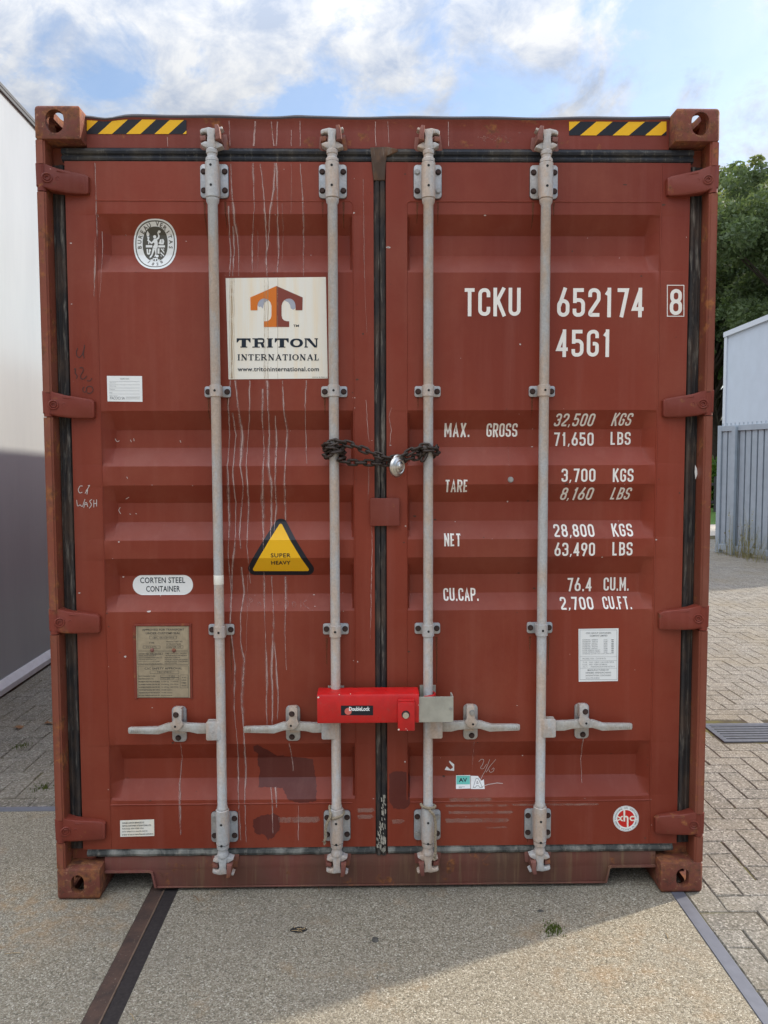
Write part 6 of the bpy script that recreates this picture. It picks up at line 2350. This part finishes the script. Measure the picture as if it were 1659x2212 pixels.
tr1 = at(1700, 1000, 24.0)
tree(tr1.x + 1.5, 23.5, 12.8, 4.4, 5, M['leaf_dark'], 'large dark green tree rising highest above the shed roof', 80000, .085, -.3, .36)
tree(at(1540, 1000, 33).x, 33.0, 14.6, 4.6, 9, M['leaf_pale'], 'paler yellow green tree showing past the container edge', 60000, .10, 0, .42)
tree(19.5, 27, 12.0, 4.8, 14, M['leaf_dark'], 'broad dark tree farther right behind the shed', 45000, .11)
tree(at(1572, 1000, 29).x, 29.5, 11.4, 4.0, 23, M['leaf_dark'], 'lower dark tree with a bare leaning trunk beside the shed corner', 50000, .10, -0.9, .50)
hd = empty('hedge', (10, 26.0, 0))
tag(hd, 'bright green clipped hedge behind the picket fence', 'hedge')
rh = random.Random(8)
q_, t_ = leaf_cloud([(6 + k * .45, 26.0 + rh.uniform(-.2, .2), .3 + .5 * (k % 3), .7) for k in range(28)], 16000, .10, 3, .8)
foliage('foliage', q_, t_, M['leaf_hedge'], hd)

# weeds at the foot of the fence, moss and litter on the paving
def weed(x, y, h, n, seed, label, cat='weed', group='weeds along the fence', m='weed', spread=.12):
    rr = random.Random(seed)
    o = empty('weed', (x, y, 0))
    tag(o, label, cat, group)
    bm_ = newbm()
    for k in range(n):
        bx, by = x + rr.gauss(0, spread), y + rr.gauss(0, spread)
        hh = h * rr.uniform(.35, 1.0)
        lx, ly = rr.gauss(0, .16) * h, rr.gauss(0, .16) * h
        tube(bm_, [(bx, by, -.01), (bx + lx * .4, by + ly * .4, hh * .6), (bx + lx, by + ly, hh)], .003, 4, False, 0, lambda f_: .0045 * (1.1 - f_) * max(.5, h))
        for j in range(6):
            f_ = rr.uniform(.15, 1)
            p_ = Vector((bx + lx * f_, by + ly * f_, hh * f_))
            d_ = Vector((rr.gauss(0, 1), rr.gauss(0, 1), rr.uniform(-.2, .8))).normalized() * .05 * h
            s_ = d_.cross(Vector((0, 0, 1))).normalized() * .012 * h
            bm_.faces.new([bm_.verts.new(v) for v in (p_, p_ + d_ * .5 + s_, p_ + d_, p_ + d_ * .5 - s_)])
    link('stems', bm_, M[m], o)
    return o
for k, (px, py, h, lb) in enumerate(((1566, 1196, .50, 'tuft of dry weeds at the left end of the slatted fence'), (1588, 1199, .35, 'low dry weeds second from the left fence end'), (1612, 1203, .95, 'tallest dry weeds against the slatted fence'), (1628, 1206, .60, 'bushy dry weeds right beside the tallest clump'), (1650, 1212, .45, 'short dry weeds by the right side of the fence'))):
    q = gnd(px, py)
    weed(q.x - .05, q.y - .12, h, 26, 30 + k, lb)
q = gnd(1195, 2008)
weed(q.x, q.y, .013, 130, 77, 'small green moss tuft growing on the concrete slab', 'moss', 'moss tufts', 'moss', .017)
for k, (px, py, lb) in enumerate(((45, 1612, 'green moss tuft between pavers below the warehouse wall'), (90, 1703, 'green moss tuft near the steel threshold left of the container'))):
    q = gnd(px, py)
    weed(q.x, q.y, .014, 70, 90 + k, lb, 'moss', 'moss tufts', 'moss', .028)
def flat_leaf(px, py, size, lb, seed):
    rr = random.Random(seed)
    q_ = gnd(px, py, .006)
    bm_ = newbm()
    n = 12
    ring_ = []
    for k in range(n):
        a_ = 2 * math.pi * k / n
        rd = size * (1 + .35 * math.cos(a_ * 5)) * (1.2 if k in (0,) else 1)
        ring_.append(bm_.verts.new((q_.x + rd * math.cos(a_ + seed), q_.y + rd * .7 * math.sin(a_ + seed), .006 + rr.uniform(0, .012))))
    c_ = bm_.verts.new((q_.x, q_.y, .008))
    for k in range(n):
        bm_.faces.new((c_, ring_[k], ring_[(k + 1) % n]))
    tag(link('dry_leaf', bm_, M['leaf_dry'], None, False, (q_.x, q_.y, .004)), lb, 'dry leaf', 'dry leaves on the paving')
flat_leaf(40, 1572, .030, 'curled brown leaf on the pavers close to the left picture edge', 1)
flat_leaf(105, 1563, .026, 'brown leaf lying just beside the container on the left pavers', 2)
flat_leaf(118, 1566, .018, 'small brown leaf touching the container side on the left pavers', 3)
# straws and a rust flake on the slab
for k, (px, py, ln, an, m_, nm, lb) in enumerate(((690, 1925, .045, 1.9, 'leaf_dry', 'twig', 'reddish twig lying below the container sill'), (1443, 2028, .03, 1.5, 'straw', 'straw', 'pale straw on the sunlit concrete'), (290, 2205, .035, 2.2, 'straw', 'straw', 'pale straw beside the steel channel'), (10, 2062, .05, .1, 'straw', 'twig', 'thin twig lying at the left of the concrete apron'), (430, 1948, .05, 2.2, 'leaf_dry', 'twig', 'curved twig right of the steel channel'))):
    q = gnd(px, py)
    bm_ = newbm()
    d_ = Vector((math.cos(an), math.sin(an), 0)) * ln
    tube(bm_, [q + Vector((0, 0, .002)), q + d_ * .5 + Vector((.002, 0, .004)), q + d_ + Vector((0, 0, .002))], .0012, 5)
    tag(link(nm, bm_, M[m_], None, False, (q.x, q.y, 0)), lb, nm, 'bits of twig and straw')
def stone(px, py, rx_, ry_, h, lb, m='stone'):
    q = gnd(px, py)
    bm_ = newbm()
    t_ = newbm()
    bmesh.ops.create_icosphere(t_, subdivisions=3, radius=1)
    rr = random.Random(int(px))
    for v in t_.verts:
        v.co *= 1 + .22 * math.sin(v.co.x * 4 + px) * math.cos(v.co.y * 5)
        v.co = Vector((q.x + v.co.x * rx_, q.y + v.co.y * ry_, v.co.z * h))
    join(bm_, t_, 0)
    tag(link('stone', bm_, M[m], None, 'all', (q.x, q.y, 0)), lb, 'stone', 'dark spots on the slab')
stone(811, 2030, .012, .016, .004, 'dark round stone flush with the middle of the slab')
stone(1168, 1968, .012, .008, .003, 'flat dark chip on the slab behind the moss tuft')
# lifting-eye pocket in the slab: a steel cup with debris
q = gnd(645, 2009)
hp = empty('lifting_pocket', (q.x, q.y, 0))
tag(hp, 'small dark oval lifting pocket with debris in the concrete slab', 'pocket')
bm = newbm()
pts = rough_poly([(q.x + .030 * math.cos(R(a * 20)), q.y + .017 * math.sin(R(a * 20))) for a in range(18)], .0012, .01, 2)
bm.faces.new([bm.verts.new((x, y, .0012)) for x, y in pts])
link('cup', bm, M['hole'], hp)
bm = newbm()
rq = random.Random(6)
for k in range(9):
    a_ = Vector((q.x + rq.gauss(0, .012), q.y + rq.gauss(0, .006), .003))
    tube(bm, [a_, a_ + Vector((rq.gauss(0, .015), rq.gauss(0, .008), .001))], .0011, 4)
link('debris', bm, M['straw'], hp)
